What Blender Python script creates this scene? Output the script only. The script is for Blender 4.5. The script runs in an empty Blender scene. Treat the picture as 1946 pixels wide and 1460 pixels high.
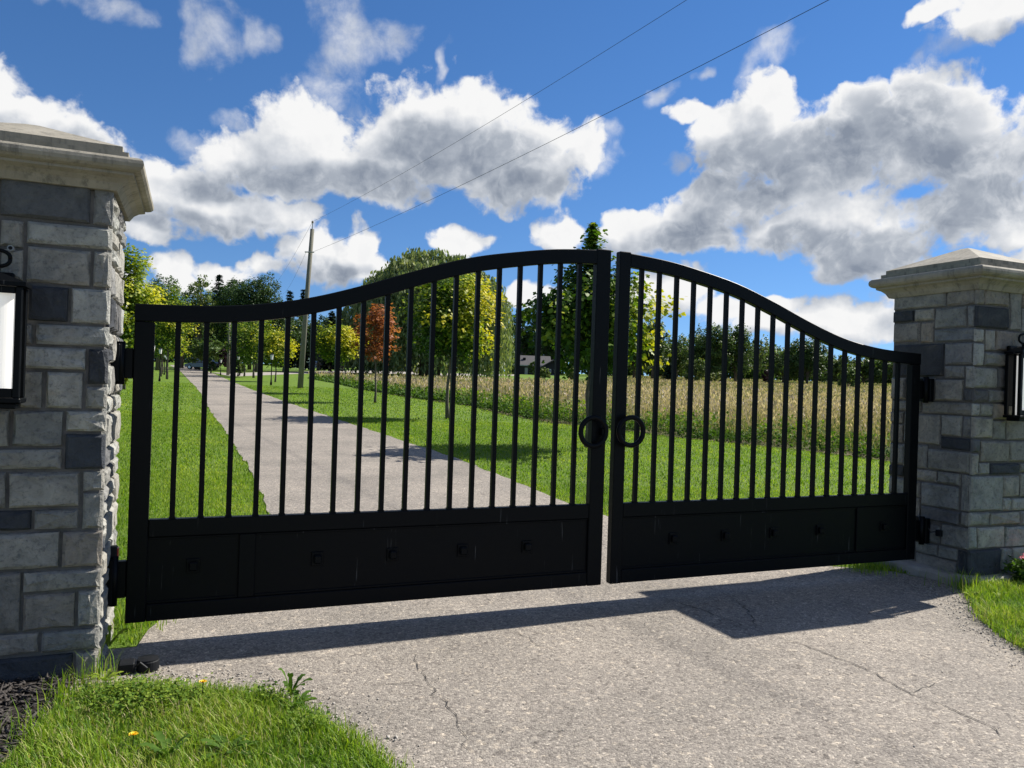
import bpy, bmesh, math, random
import numpy as np
from mathutils import Vector, Matrix

SC = bpy.context.scene
COL = SC.collection
PI = math.pi

# ------------------------------------------------------------------ camera
F_PX, PITCH, ROLL, CAM_Z = 1449.8, 0.002, 0.032, 1.41056
_cp, _sp, _c, _s = math.cos(PITCH), math.sin(PITCH), math.cos(ROLL), math.sin(ROLL)
_right = Vector((1, 0, 0)) * _c + Vector((0, -_sp, _cp)) * _s
_up = Vector((1, 0, 0)) * -_s + Vector((0, -_sp, _cp)) * _c
_fwd = Vector((0, _cp, _sp))
cam_data = bpy.data.cameras.new('camera')
cam = bpy.data.objects.new('camera', cam_data)
COL.objects.link(cam)
cam_data.sensor_width = 36.0
cam_data.lens = F_PX / 1946.0 * 36.0
cam_data.clip_start = 0.05
cam_data.clip_end = 6000
m = Matrix.Identity(4)
for i in range(3):
    m[i][0], m[i][1], m[i][2] = _right[i], _up[i], -_fwd[i]
m[2][3] = CAM_Z
cam.matrix_world = m
SC.camera = cam

# ------------------------------------------------------------------ place: gate frame (s along the gate, n away from the viewer)
YAW = 0.39665
G0 = Vector((-1.9575, 3.9379, 0))
U = Vector((math.cos(YAW), math.sin(YAW), 0))
NN = Vector((-math.sin(YAW), math.cos(YAW), 0))
KINK, SLOPE = 6.8, 0.022

def gz(y):
    return SLOPE * max(0.0, y - KINK)

def sn(s, n, z=0.0):
    p = G0 + U * s + NN * n
    return Vector((p.x, p.y, z))

def ray(px, py):
    d = _right * ((px - 973) / F_PX) + _up * (-(py - 730) / F_PX) + _fwd
    return d / d.y

def G(px, py):
    """ground point of the place seen at this spot of the survey photograph"""
    d = ray(px, py)
    t = -CAM_Z / d.z if d.z < 0 else 1e9
    if t > KINK:
        den = SLOPE - d.z
        t = (CAM_Z + SLOPE * KINK) / max(den, 0.004)
    return Vector((d.x * t, t, gz(t)))

def at(px, D, py=700):
    d = ray(px, py)
    return Vector((d.x * D, D, gz(D)))

def height(py, px, D):
    return CAM_Z + ray(px, py).z * D - gz(D)

def on_n(px, py, n):
    """s, z on the vertical plane at offset n from the gate"""
    d = ray(px, py)
    t = (NN.dot(G0) + n) / (d.x * NN.x + d.y * NN.y)
    p = Vector((d.x * t, t, CAM_Z + d.z * t))
    return (p - G0).dot(U), p.z

# ------------------------------------------------------------------ light
_sh = 2.5 * U + 0.37 * NN
SUN_EL = math.radians(43.8)
SUN_AZ = math.atan2(_sh.x, _sh.y)            # clockwise from +Y
SUNV = Vector((math.sin(SUN_AZ) * math.cos(SUN_EL), math.cos(SUN_AZ) * math.cos(SUN_EL), math.sin(SUN_EL)))
sun_d = bpy.data.lights.new('sun', 'SUN')
sun = bpy.data.objects.new('sun', sun_d)
COL.objects.link(sun)
sun_d.energy = 4.9
sun_d.angle = math.radians(0.53)
sun_d.color = (1.0, 0.95, 0.87)
sun.rotation_euler = SUNV.to_track_quat('Z', 'Y').to_euler()
sun.location = (20, 12, 25)

SC.view_settings.view_transform = 'Standard'
SC.view_settings.look = 'None'
SC.view_settings.gamma = 1.0
SC.view_settings.use_curve_mapping = False
SC.view_settings.exposure = 0.90
SC.render.engine = 'CYCLES'
SC.cycles.max_bounces = 7
SC.cycles.transparent_max_bounces = 8
SC.cycles.use_denoising = True

# ------------------------------------------------------------------ node helpers
class NT:
    def __init__(self, tree):
        self.t = tree
    def n(self, typ, ins=None, **kw):
        nd = self.t.nodes.new(typ)
        for k, v in kw.items():
            setattr(nd, k, v)
        for k, v in (ins or {}).items():
            self.put(nd.inputs[k], v)
        return nd
    def put(self, sock, v):
        if isinstance(v, bpy.types.NodeSocket):
            self.t.links.new(v, sock)
        elif isinstance(v, bpy.types.Node):
            self.t.links.new(v.outputs[0], sock)
        else:
            sock.default_value = v
    def math(self, op, a, b=0.0, c=None, clamp=False):
        nd = self.t.nodes.new('ShaderNodeMath')
        nd.operation = op
        nd.use_clamp = clamp
        self.put(nd.inputs[0], a)
        self.put(nd.inputs[1], b)
        if c is not None:
            self.put(nd.inputs[2], c)
        return nd.outputs[0]
    def step(self, x, lo, hi):
        nd = self.t.nodes.new('ShaderNodeMapRange')
        nd.interpolation_type = 'SMOOTHSTEP'
        self.put(nd.inputs[0], x)
        nd.inputs[1].default_value = lo
        nd.inputs[2].default_value = hi
        return nd.outputs[0]
    def mix(self, f, a, b, blend='MIX'):
        nd = self.t.nodes.new('ShaderNodeMix')
        nd.data_type = 'RGBA'
        nd.blend_type = blend
        self.put(nd.inputs[0], f)
        self.put(nd.inputs[6], a)
        self.put(nd.inputs[7], b)
        return nd.outputs[2]
    def ramp(self, fac, stops):
        nd = self.t.nodes.new('ShaderNodeValToRGB')
        cr = nd.color_ramp
        while len(cr.elements) < len(stops):
            cr.elements.new(0.5)
        for e, (p, c) in zip(cr.elements, stops):
            e.position = p
            e.color = (*c, 1) if len(c) == 3 else c
        self.put(nd.inputs[0], fac)
        return nd.outputs[0]
    def noise(self, vec, scale, detail=4, rough=0.55, dist=0.0):
        nd = self.t.nodes.new('ShaderNodeTexNoise')
        if vec is not None:
            self.put(nd.inputs['Vector'], vec)
        nd.inputs['Scale'].default_value = scale
        nd.inputs['Detail'].default_value = detail
        nd.inputs['Roughness'].default_value = rough
        nd.inputs['Distortion'].default_value = dist
        return nd.outputs[0]

def C3(r, g, b):
    return (r, g, b, 1)

# ------------------------------------------------------------------ world: physical sky with fair-weather cumulus
world = bpy.data.worlds.new('World')
SC.world = world
world.use_nodes = True
wt = NT(world.node_tree)
world.node_tree.nodes.clear()
sky = wt.n('ShaderNodeTexSky')
sky.sky_type = 'NISHITA'
sky.sun_disc = False
sky.sun_elevation = SUN_EL
sky.sun_rotation = SUN_AZ
sky.altitude = 300
sky.air_density = 1.0
sky.dust_density = 0.0
sky.ozone_density = 4.0

def azel(px, py):
    d = ray(px, py).normalized()
    return math.atan2(d.x, d.y), math.asin(d.z)

# cloud banks: centre x, centre y, half width, half height, tilt (degrees, + rises to the right), in survey pixels
CUMULUS = [
    (40, 245, 150, 62, 0), (120, 250, 85, 45, -10), (-60, 260, 120, 70, 0),
    (860, 245, 165, 92, 0), (930, 220, 60, 45, 0), (760, 270, 110, 75, 10), (1030, 290, 120, 72, 0), (985, 350, 120, 48, 0), (1110, 270, 50, 50, 0),
    (560, 265, 105, 75, 10), (470, 300, 100, 55, 10), (680, 320, 200, 52, 0), (600, 340, 220, 40, 0),
    (330, 365, 110, 62, 0), (440, 395, 140, 50, 0), (280, 430, 70, 32, 0), (560, 400, 60, 25, 0), (880, 300, 200, 60, 0),
    (1790, 205, 88, 72, 0), (1735, 165, 52, 40, 0), (1830, 230, 55, 62, 0), (1650, 185, 45, 38, 0), (1640, 225, 100, 55, 15), (1600, 275, 230, 80, 12),
    (1450, 285, 120, 62, 10), (1330, 215, 50, 18, -10), (1400, 235, 90, 45, 20), (1460, 190, 45, 70, -20), (1790, 300, 140, 60, 0), (1915, 310, 80, 60, 0),
    (1330, 400, 150, 55, 20), (1210, 440, 85, 45, 15), (1300, 455, 110, 40, 0), (1480, 370, 140, 45, 12),
    (1560, 425, 140, 52, 8), (1480, 445, 90, 32, 0), (1660, 480, 105, 52, 0), (1700, 450, 80, 60, 0), (1860, 380, 110, 62, 10), (1930, 420, 60, 40, 0), (1900, 440, 60, 40, 0),
    (1905, 12, 110, 36, 10), (1775, 18, 62, 20, 12),
    (640, 495, 100, 50, 0), (690, 470, 35, 50, 0), (600, 470, 60, 40, 0), (880, 455, 66, 30, 0), (335, 515, 42, 34, 0), (430, 520, 55, 24, 0), (1065, 440, 55, 42, 10),
    (500, 500, 40, 30, 0), (730, 510, 40, 28, 0), (1255, 565, 75, 48, 0), (1600, 600, 130, 42, 0), (1450, 610, 90, 34, 0), (1330, 545, 40, 40, 0), (1380, 590, 60, 30, 0),
    (1010, 560, 60, 25, 0), (1500, 570, 60, 20, 0), (200, 560, 90, 40, 0), (2080, 500, 160, 60, 0), (-200, 420, 180, 60, 0), (-150, 100, 150, 50, 0), (2150, 200, 160, 80, 0), (1750, 560, 90, 35, 0),
]
WISPS = [
    (640, 95, 75, 130, 0), (690, 100, 95, 40, 20), (760, 85, 50, 30, 35), (620, 180, 70, 40, 0), (400, 50, 65, 60, -20), (375, 95, 40, 50, 20), (485, 62, 34, 38, 0), (165, 8, 110, 26, 0),
    (838, 118, 18, 42, -25), (445, 230, 42, 20, 0), (1330, 140, 30, 14, 20), (1480, 85, 50, 34, 10), (1250, 185, 30, 20, 20), (1440, 125, 60, 25, 60), (1290, 300, 40, 14, 0), (390, 275, 60, 24, 0),
    (1150, 250, 50, 26, 10), (1150, 300, 40, 30, 10), (1810, 70, 60, 24, 25), (1400, 270, 80, 40, 0),
]
DARKS = [  # where the banks are thick and show their shaded undersides
    (1550, 300, 230, 62, 10), (1690, 240, 110, 60, 10), (1450, 340, 120, 35, 8), (1870, 380, 120, 50, 8), (1660, 490, 90, 34, 0), (1800, 300, 90, 40, 0),
    (890, 290, 150, 45, 0), (800, 265, 60, 40, 10), (690, 345, 180, 28, 0), (480, 345, 120, 24, 10), (400, 425, 120, 20, 0), (120, 260, 90, 24, 0), (620, 515, 90, 24, 0), (1330, 430, 120, 26, 15),
    (1000, 365, 90, 28, 0), (1560, 455, 130, 22, 5), (1280, 470, 90, 24, 0),
]

def blob_group(name, blobs):
    g = bpy.data.node_groups.new(name, 'ShaderNodeTree')
    g.interface.new_socket('Vector', in_out='INPUT', socket_type='NodeSocketVector')
    g.interface.new_socket('Field', in_out='OUTPUT', socket_type='NodeSocketFloat')
    k = NT(g)
    gi = g.nodes.new('NodeGroupInput')
    go = g.nodes.new('NodeGroupOutput')
    acc = None
    for (px, py, rx, ry, rot) in blobs:
        a, e = azel(px, py)
        mp = k.n('ShaderNodeMapping', vector_type='TEXTURE')
        vin = gi.outputs[0]
        if acc is not None:      # keeps the evaluation strictly one blob after the other
            vin = k.n('ShaderNodeVectorMath', {0: acc, 1: (0, 0, 0), 2: gi.outputs[0]}, operation='MULTIPLY_ADD').outputs[0]
        k.put(mp.inputs['Vector'], vin)
        mp.inputs['Location'].default_value = (a, e, 0)
        mp.inputs['Rotation'].default_value = (0, 0, math.radians(rot))
        mp.inputs['Scale'].default_value = (rx / F_PX, ry / F_PX, 1)
        dt = k.n('ShaderNodeVectorMath', {0: mp.outputs[0], 1: mp.outputs[0]}, operation='DOT_PRODUCT').outputs['Value']
        if acc is None:
            acc = dt
        else:
            nd = k.n('ShaderNodeMath', operation='SMOOTH_MIN')
            k.put(nd.inputs[0], acc)
            k.put(nd.inputs[1], dt)
            nd.inputs[2].default_value = 0.35
            acc = nd.outputs[0]
    k.put(go.inputs[0], k.math('SUBTRACT', 1.0, acc))
    return g

g_c, g_w, g_d = blob_group('cumulus_field', CUMULUS), blob_group('wisp_field', WISPS), blob_group('shade_field', DARKS)
tc = wt.n('ShaderNodeTexCoord')
dirv = tc.outputs['Generated']
sep = wt.n('ShaderNodeSeparateXYZ', {0: dirv})
az = wt.math('ARCTAN2', sep.outputs[0], sep.outputs[1])
el = wt.math('ARCSINE', sep.outputs[2])
ae = wt.n('ShaderNodeCombineXYZ', {0: az, 1: el})

def cloud_density(dx, dy, detail):
    p = wt.n('ShaderNodeVectorMath', {0: ae.outputs[0], 1: (dx, dy, 0)}, operation='ADD').outputs[0]
    wn = wt.n('ShaderNodeTexNoise', {'Vector': p, 'Scale': 14.0, 'Detail': 3.0, 'Roughness': 0.55})
    off = wt.n('ShaderNodeVectorMath', {0: wn.outputs['Color'], 1: (0.5, 0.5, 0.5)}, operation='SUBTRACT').outputs[0]
    off = wt.n('ShaderNodeVectorMath', {0: off, 1: (0.085, 0.06, 0)}, operation='MULTIPLY').outputs[0]
    pw = wt.n('ShaderNodeVectorMath', {0: p, 1: off}, operation='ADD').outputs[0]
    gr = wt.n('ShaderNodeGroup')
    gr.node_tree = g_c
    wt.put(gr.inputs[0], pw)
    big = wt.noise(p, 22.0, detail, 0.58)
    # free-ranging field for the rest of the sky
    far = wt.math('MULTIPLY', wt.math('SUBTRACT', wt.noise(p, 4.5, 3, 0.5), 0.54), 7.0)
    outside = wt.math('MAXIMUM', wt.step(wt.math('ABSOLUTE', az), 0.62, 0.85), wt.step(el, 0.52, 0.7))
    far = wt.math('ADD', wt.math('MULTIPLY', wt.math('ADD', far, 2.0), outside), -2.0)
    base = wt.math('MAXIMUM', gr.outputs[0], far)
    base = wt.math('MAXIMUM', base, -1.2)
    dens = wt.math('ADD', base, wt.math('MULTIPLY', wt.math('SUBTRACT', big, 0.5), 2.2))
    plain = dens
    if detail > 5:
        dens = wt.math('ADD', dens, wt.math('MULTIPLY', wt.math('SUBTRACT', wt.noise(pw, 60.0, 5, 0.55), 0.5), 1.0))
    return dens, pw, big, plain

d0, pw0, n0, d0p = cloud_density(0, 0, 7)
d1, _, _, _ = cloud_density(0.024, 0.036, 4)
gw = wt.n('ShaderNodeGroup')
gw.node_tree = g_w
wt.put(gw.inputs[0], pw0)
gd = wt.n('ShaderNodeGroup')
gd.node_tree = g_d
wt.put(gd.inputs[0], pw0)
alpha = wt.step(d0, -0.14, 0.52)
wispn = wt.noise(ae.outputs[0], 20.0, 6, 0.62, 0.25)
wd = wt.math('ADD', gw.outputs[0], wt.math('MULTIPLY', wt.math('SUBTRACT', wispn, 0.52), 3.2))
alpha_w = wt.math('MULTIPLY', wt.step(wd, -0.1, 1.8), 0.80)
above = wt.step(el, -0.005, 0.02)
alpha_all = wt.math('MULTIPLY', wt.math('MAXIMUM', alpha, alpha_w), above)
soft = wt.noise(ae.outputs[0], 7.0, 3, 0.5)
shade = wt.step(wt.math('ADD', gd.outputs[0], wt.math('MULTIPLY', wt.math('SUBTRACT', soft, 0.5), 2.2)), -1.3, 0.9)
core = wt.math('MULTIPLY', shade, wt.step(d0, 0.0, 1.25))
core = wt.math('ADD', core, wt.math('MULTIPLY', wt.step(d0, 0.3, 1.5), 0.16))
billow = wt.math('MULTIPLY', wt.math('SUBTRACT', d0p, d1), 0.42)
billow = wt.math('MINIMUM', wt.math('MAXIMUM', billow, -0.42), 0.30)
lit = wt.math('ADD', wt.math('SUBTRACT', 0.76, wt.math('MULTIPLY', core, 0.66)), billow)
lit = wt.math('MINIMUM', wt.math('MAXIMUM', lit, 0.0), 1.0)
cloud_col = wt.ramp(lit, [(0.0, (1.30, 1.52, 1.92)), (0.35, (2.2, 2.42, 2.78)), (0.7, (3.6, 3.75, 4.0)), (1.0, (5.0, 5.0, 5.0))])
lift = wt.n('ShaderNodeVectorMath', {0: dirv, 1: (0, 0, 0.10)}, operation='ADD')
lift = wt.n('ShaderNodeVectorMath', {0: lift.outputs[0]}, operation='NORMALIZE')
wt.put(sky.inputs[0], lift.outputs[0])
hs = wt.n('ShaderNodeHueSaturation', {'Saturation': 1.20, 'Value': 0.69, 'Hue': 0.505, 'Color': sky.outputs[0]})
sky_mix = wt.mix(alpha_all, hs.outputs[0], cloud_col)
SKY_STRENGTH = 0.10
bg = wt.n('ShaderNodeBackground', {'Color': sky_mix, 'Strength': SKY_STRENGTH})
wo = wt.n('ShaderNodeOutputWorld', {'Surface': bg.outputs[0]})
world.cycles.sampling_method = 'NONE'

# ------------------------------------------------------------------ mesh helpers
def link(o, parent=None):
    COL.objects.link(o)
    if parent is not None:
        o.parent = parent
    return o

def tag(o, label=None, cat=None, group=None, kind=None):
    if label: o['label'] = label
    if cat: o['category'] = cat
    if group: o['group'] = group
    if kind: o['kind'] = kind
    return o

def thing(name, label, cat, loc=(0, 0, 0), rz=0.0, group=None):
    o = bpy.data.objects.new(name, None)
    o.empty_display_size = 0.2
    link(o)
    o.location = loc
    o.rotation_euler = (0, 0, rz)
    return tag(o, label, cat, group)

class MB:
    def __init__(self):
        self.v, self.f = [], []
    def add(self, vs, fs):
        b = len(self.v)
        self.v += [tuple(x) for x in vs]
        self.f += [tuple(i + b for i in q) for q in fs]
        return self
    def box(self, x0, x1, y0, y1, z0, z1, c=0.0):
        if x0 > x1: x0, x1 = x1, x0
        if c <= 0:
            vs = [(x, y, z) for x in (x0, x1) for y in (y0, y1) for z in (z0, z1)]
            return self.add(vs, [(0, 1, 3, 2), (4, 6, 7, 5), (0, 4, 5, 1), (2, 3, 7, 6), (0, 2, 6, 4), (1, 5, 7, 3)])
        bm = bmesh.new()
        bmesh.ops.create_cube(bm, size=1.0)
        for v in bm.verts:
            v.co = Vector(((x0 + x1) / 2 + v.co.x * (x1 - x0), (y0 + y1) / 2 + v.co.y * (y1 - y0), (z0 + z1) / 2 + v.co.z * (z1 - z0)))
        bmesh.ops.bevel(bm, geom=bm.edges[:], offset=c, segments=1, affect='EDGES', profile=0.5)
        bm.verts.index_update()
        self.add([v.co[:] for v in bm.verts], [[v.index for v in f.verts] for f in bm.faces])
        bm.free()
        return self
    def tube(self, pts, rad, seg=8, cap=True):
        pts = [Vector(p) for p in pts]
        n = len(pts)
        if not hasattr(rad, '__len__'): rad = [rad] * n
        b = len(self.v)
        x = None
        for i, p in enumerate(pts):
            t = (pts[min(i + 1, n - 1)] - pts[max(i - 1, 0)]).normalized()
            if x is None:
                x = t.orthogonal().normalized()
            else:
                x = (x - t * x.dot(t))
                x = x.normalized() if x.length > 1e-6 else t.orthogonal().normalized()
            y = t.cross(x)
            for k in range(seg):
                a = 2 * PI * k / seg
                self.v.append(tuple(p + (x * math.cos(a) + y * math.sin(a)) * rad[i]))
        for i in range(n - 1):
            for k in range(seg):
                k2 = (k + 1) % seg
                self.f.append((b + i * seg + k, b + i * seg + k2, b + (i + 1) * seg + k2, b + (i + 1) * seg + k))
        if cap:
            self.f.append(tuple(b + k for k in reversed(range(seg))))
            self.f.append(tuple(b + (n - 1) * seg + k for k in range(seg)))
        return self
    def lathe(self, prof, seg=16, center=(0, 0)):
        b = len(self.v)
        for r, z in prof:
            for k in range(seg):
                a = 2 * PI * k / seg
                self.v.append((center[0] + r * math.cos(a), center[1] + r * math.sin(a), z))
        for i in range(len(prof) - 1):
            for k in range(seg):
                k2 = (k + 1) % seg
                self.f.append((b + i * seg + k, b + i * seg + k2, b + (i + 1) * seg + k2, b + (i + 1) * seg + k))
        self.f.append(tuple(b + k for k in reversed(range(seg))))
        self.f.append(tuple(b + (len(prof) - 1) * seg + k for k in range(seg)))
        return self
    def square_lathe(self, prof, cx=0, cy=0):
        b = len(self.v)
        for h, z in prof:
            for sx, sy in ((-1, -1), (1, -1), (1, 1), (-1, 1)):
                self.v.append((cx + sx * h, cy + sy * h, z))
        for i in range(len(prof) - 1):
            for k in range(4):
                k2 = (k + 1) % 4
                self.f.append((b + i * 4 + k, b + i * 4 + k2, b + (i + 1) * 4 + k2, b + (i + 1) * 4 + k))
        self.f.append((b + 3, b + 2, b + 1, b))
        self.f.append(tuple(b + (len(prof) - 1) * 4 + k for k in range(4)))
        return self
    def torus(self, c, R, r, seg=40, rs=12):
        b = len(self.v)
        for i in range(seg):
            a = 2 * PI * i / seg
            for j in range(rs):
                t = 2 * PI * j / rs
                self.v.append((c[0] + (R + r * math.cos(t)) * math.cos(a), c[1] + r * math.sin(t), c[2] + (R + r * math.cos(t)) * math.sin(a)))
        for i in range(seg):
            for j in range(rs):
                self.f.append((b + i * rs + j, b + i * rs + (j + 1) % rs, b + ((i + 1) % seg) * rs + (j + 1) % rs, b + ((i + 1) % seg) * rs + j))
        return self
    def mesh(self, name, mat, smooth=False):
        me = bpy.data.meshes.new(name)
        me.from_pydata(self.v, [], self.f)
        bm = bmesh.new()
        bm.from_mesh(me)
        bmesh.ops.recalc_face_normals(bm, faces=bm.faces[:])
        bm.to_mesh(me)
        bm.free()
        if smooth:
            me.polygons.foreach_set('use_smooth', [True] * len(me.polygons))
        me.materials.append(mat)
        return me
    def build(self, name, mat, parent=None, smooth=False):
        return link(bpy.data.objects.new(name, self.mesh(name, mat, smooth)), parent)

def np_mesh(name, V, F, mat, parent=None, attr=None, smooth=False, make=True):
    """V (n,3), F (m,k) arrays"""
    V = np.ascontiguousarray(V, np.float32)
    F = np.ascontiguousarray(F, np.int32)
    me = bpy.data.meshes.new(name)
    m_, k = F.shape
    me.vertices.add(len(V))
    me.vertices.foreach_set('co', V.ravel())
    me.loops.add(m_ * k)
    me.loops.foreach_set('vertex_index', F.ravel())
    me.polygons.add(m_)
    me.polygons.foreach_set('loop_start', np.arange(0, m_ * k, k, dtype=np.int32))
    try:
        me.polygons.foreach_set('loop_total', np.full(m_, k, np.int32))
    except Exception:
        pass
    if smooth:
        me.polygons.foreach_set('use_smooth', np.ones(m_, bool))
    me.update(calc_edges=True)
    if attr is not None:
        a = me.attributes.new('tint', 'FLOAT', 'FACE')
        a.data.foreach_set('value', np.ascontiguousarray(attr, np.float32))
    me.materials.append(mat)
    if not make:
        return me
    return link(bpy.data.objects.new(name, me), parent)

# ------------------------------------------------------------------ materials
def material(name, build):
    mt = bpy.data.materials.new(name)
    mt.use_nodes = True
    mt.node_tree.nodes.clear()
    k = NT(mt.node_tree)
    out = k.n('ShaderNodeOutputMaterial')
    k.put(out.inputs[0], build(k))
    return mt

def bump(k, h, strength=0.3, dist=0.01, normal=None):
    b = k.n('ShaderNodeBump', {'Height': h, 'Strength': strength, 'Distance': dist})
    if normal is not None:
        k.put(b.inputs['Normal'], normal)
    return b.outputs[0]

def princ(k, col, rough=0.6, metal=0.0, normal=None, spec=0.5, **kw):
    p = k.n('ShaderNodeBsdfPrincipled', {'Base Color': col, 'Roughness': rough, 'Metallic': metal, 'Specular IOR Level': spec})
    if normal is not None:
        k.put(p.inputs['Normal'], normal)
    for a, b in kw.items():
        k.put(p.inputs[a], b)
    return p.outputs[0]

def simple(name, col, rough=0.5, metal=0.0, spec=0.5, var=0.12, scale=30.0):
    def f(k):
        v = k.noise(k.n('ShaderNodeTexCoord').outputs['Object'], scale, 4, 0.6)
        c = k.mix(v, C3(*[x * (1 - var) for x in col]), C3(*[min(1, x * (1 + var)) for x in col]))
        return princ(k, c, rough, metal, None, spec)
    return material(name, f)

def m_leaf(name, stops, trans=0.45, rough=0.5, isl=0.25):
    def f(k):
        t = k.n('ShaderNodeAttribute', attribute_name='tint').outputs['Fac']
        r = k.n('ShaderNodeNewGeometry').outputs['Random Per Island']
        fac = k.math('ADD', t, k.math('MULTIPLY', k.math('SUBTRACT', r, 0.5), isl))
        c = k.ramp(fac, stops)
        d = princ(k, c, rough, 0, None, 0.18)
        tr = k.n('ShaderNodeBsdfTranslucent', {'Color': k.mix(1.0, c, C3(1.15, 1.2, 0.55), 'MULTIPLY')})
        return k.n('ShaderNodeMixShader', {0: trans, 1: d, 2: tr.outputs[0]}).outputs[0]
    return material(name, f)

def f_asphalt(k):
    g = k.n('ShaderNodeNewGeometry').outputs['Position']
    big = k.noise(g, 0.7, 5, 0.6)
    mid = k.noise(g, 4.0, 5, 0.65)
    v = k.n('ShaderNodeTexVoronoi', {'Vector': g, 'Scale': 120.0, 'Randomness': 1.0})
    v2 = k.n('ShaderNodeTexVoronoi', {'Vector': g, 'Scale': 47.0, 'Randomness': 1.0})
    sepc = k.n('ShaderNodeSeparateColor', {0: v.outputs['Color']})
    sepc2 = k.n('ShaderNodeSeparateColor', {0: v2.outputs['Color']})
    base = k.ramp(big, [(0.30, (0.185, 0.170, 0.150)), (0.5, (0.250, 0.226, 0.198)), (0.70, (0.305, 0.273, 0.236))])
    base = k.mix(k.step(mid, 0.45, 0.75), base, C3(0.225, 0.203, 0.178))
    st = k.ramp(sepc.outputs[0], [(0.0, (0.45, 0.44, 0.43)), (0.35, (0.85, 0.83, 0.82)), (0.75, (1.04, 1.03, 1.0)), (0.93, (1.35, 1.33, 1.28)), (1.0, (1.8, 1.76, 1.68))])
    c = k.mix(0.85, base, st, 'MULTIPLY')
    st2 = k.ramp(sepc2.outputs[1], [(0.0, (0.55, 0.54, 0.55)), (0.12, (1, 1, 1)), (0.88, (1, 1, 1)), (1.0, (1.6, 1.55, 1.45))])
    c = k.mix(0.8, c, st2, 'MULTIPLY')
    h = k.math('SUBTRACT', sepc.outputs[1], k.math('MULTIPLY', v.outputs['Distance'], 1.0))
    h2 = k.math('SUBTRACT', sepc2.outputs[1], k.math('MULTIPLY', v2.outputs['Distance'], 0.8))
    h = k.math('ADD', h, k.math('MULTIPLY', h2, 0.9))
    return princ(k, c, 0.9, 0, bump(k, h, 0.5, 0.006), 0.22)

def f_far_drive(k):
    g = k.n('ShaderNodeNewGeometry').outputs['Position']
    c = k.ramp(k.noise(g, 0.6, 6, 0.65), [(0.3, (0.25, 0.225, 0.20)), (0.7, (0.34, 0.305, 0.27))])
    return princ(k, c, 0.9, 0, bump(k, k.noise(g, 60, 3), 0.4, 0.01), 0.2)

def f_lawn(k):
    g = k.n('ShaderNodeNewGeometry').outputs['Position']
    n1 = k.noise(g, 0.35, 4, 0.6)
    n2 = k.noise(g, 3.0, 6, 0.7)
    n3 = k.noise(g, 70.0, 3, 0.7)
    c = k.ramp(n1, [(0.3, (0.098, 0.180, 0.012)), (0.7, (0.145, 0.235, 0.016))])
    c = k.mix(k.step(n2, 0.4, 0.7), c, C3(0.135, 0.205, 0.020))
    c = k.mix(k.math('MULTIPLY', k.step(n3, 0.45, 0.7), 0.40), c, C3(0.055, 0.110, 0.009))
    d = princ(k, c, 0.75, 0, bump(k, n3, 0.9, 0.03), 0.25)
    tr = k.n('ShaderNodeBsdfTranslucent', {'Color': C3(0.09, 0.16, 0.015)})
    return k.n('ShaderNodeMixShader', {0: 0.15, 1: d, 2: tr.outputs[0]}).outputs[0]

def f_meadow(k):
    g = k.n('ShaderNodeNewGeometry').outputs['Position']
    c = k.ramp(k.noise(g, 0.5, 6, 0.7), [(0.3, (0.11, 0.135, 0.035)), (0.6, (0.24, 0.21, 0.12)), (0.8, (0.32, 0.26, 0.17))])
    return princ(k, c, 0.9, 0, bump(k, k.noise(g, 12, 5, 0.7), 1.0, 0.2), 0.1)

def f_soil(k):
    g = k.n('ShaderNodeNewGeometry').outputs['Position']
    c = k.ramp(k.noise(g, 25, 6, 0.7), [(0.3, (0.012, 0.010, 0.009)), (0.8, (0.05, 0.042, 0.035))])
    return princ(k, c, 0.95, 0, bump(k, k.noise(g, 50, 5, 0.7), 1.0, 0.02), 0.2)

def f_stone(k):
    oi = k.n('ShaderNodeObjectInfo')
    tcd = k.n('ShaderNodeTexCoord').outputs['Object']
    seed = k.n('ShaderNodeCombineXYZ', {0: k.math('MULTIPLY', oi.outputs['Random'], 37.0), 1: k.math('MULTIPLY', oi.outputs['Random'], 91.0)})
    p = k.n('ShaderNodeVectorMath', {0: tcd, 1: seed.outputs[0]}, operation='ADD').outputs[0]
    a = k.noise(p, 9.0, 6, 0.65, 0.6)
    b = k.noise(p, 45.0, 5, 0.7)
    cks = k.noise(p, 5.0, 3, 0.5, 1.5)
    mul = k.ramp(a, [(0.28, (0.60, 0.61, 0.63)), (0.5, (1.0, 1.0, 1.0)), (0.72, (1.32, 1.31, 1.27))])
    c = k.mix(1.0, oi.outputs['Color'], mul, 'MULTIPLY')
    c = k.mix(k.math('MULTIPLY', k.step(b, 0.50, 0.68), 0.55), c, C3(0.06, 0.062, 0.066))
    c = k.mix(k.math('MULTIPLY', k.step(cks, 0.62, 0.8), 0.35), c, C3(0.26, 0.205, 0.15))
    h = k.math('ADD', k.math('MULTIPLY', a, 1.0), k.math('MULTIPLY', b, 0.45))
    return princ(k, c, 0.82, 0, bump(k, h, 1.0, 0.02), 0.3)

def f_mortar(k):
    tcd = k.n('ShaderNodeTexCoord').outputs['Object']
    c = k.ramp(k.noise(tcd, 18, 6, 0.7), [(0.3, (0.085, 0.082, 0.078)), (0.75, (0.16, 0.152, 0.142))])
    return princ(k, c, 0.95, 0, bump(k, k.noise(tcd, 120, 3), 0.6, 0.004), 0.2)

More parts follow.
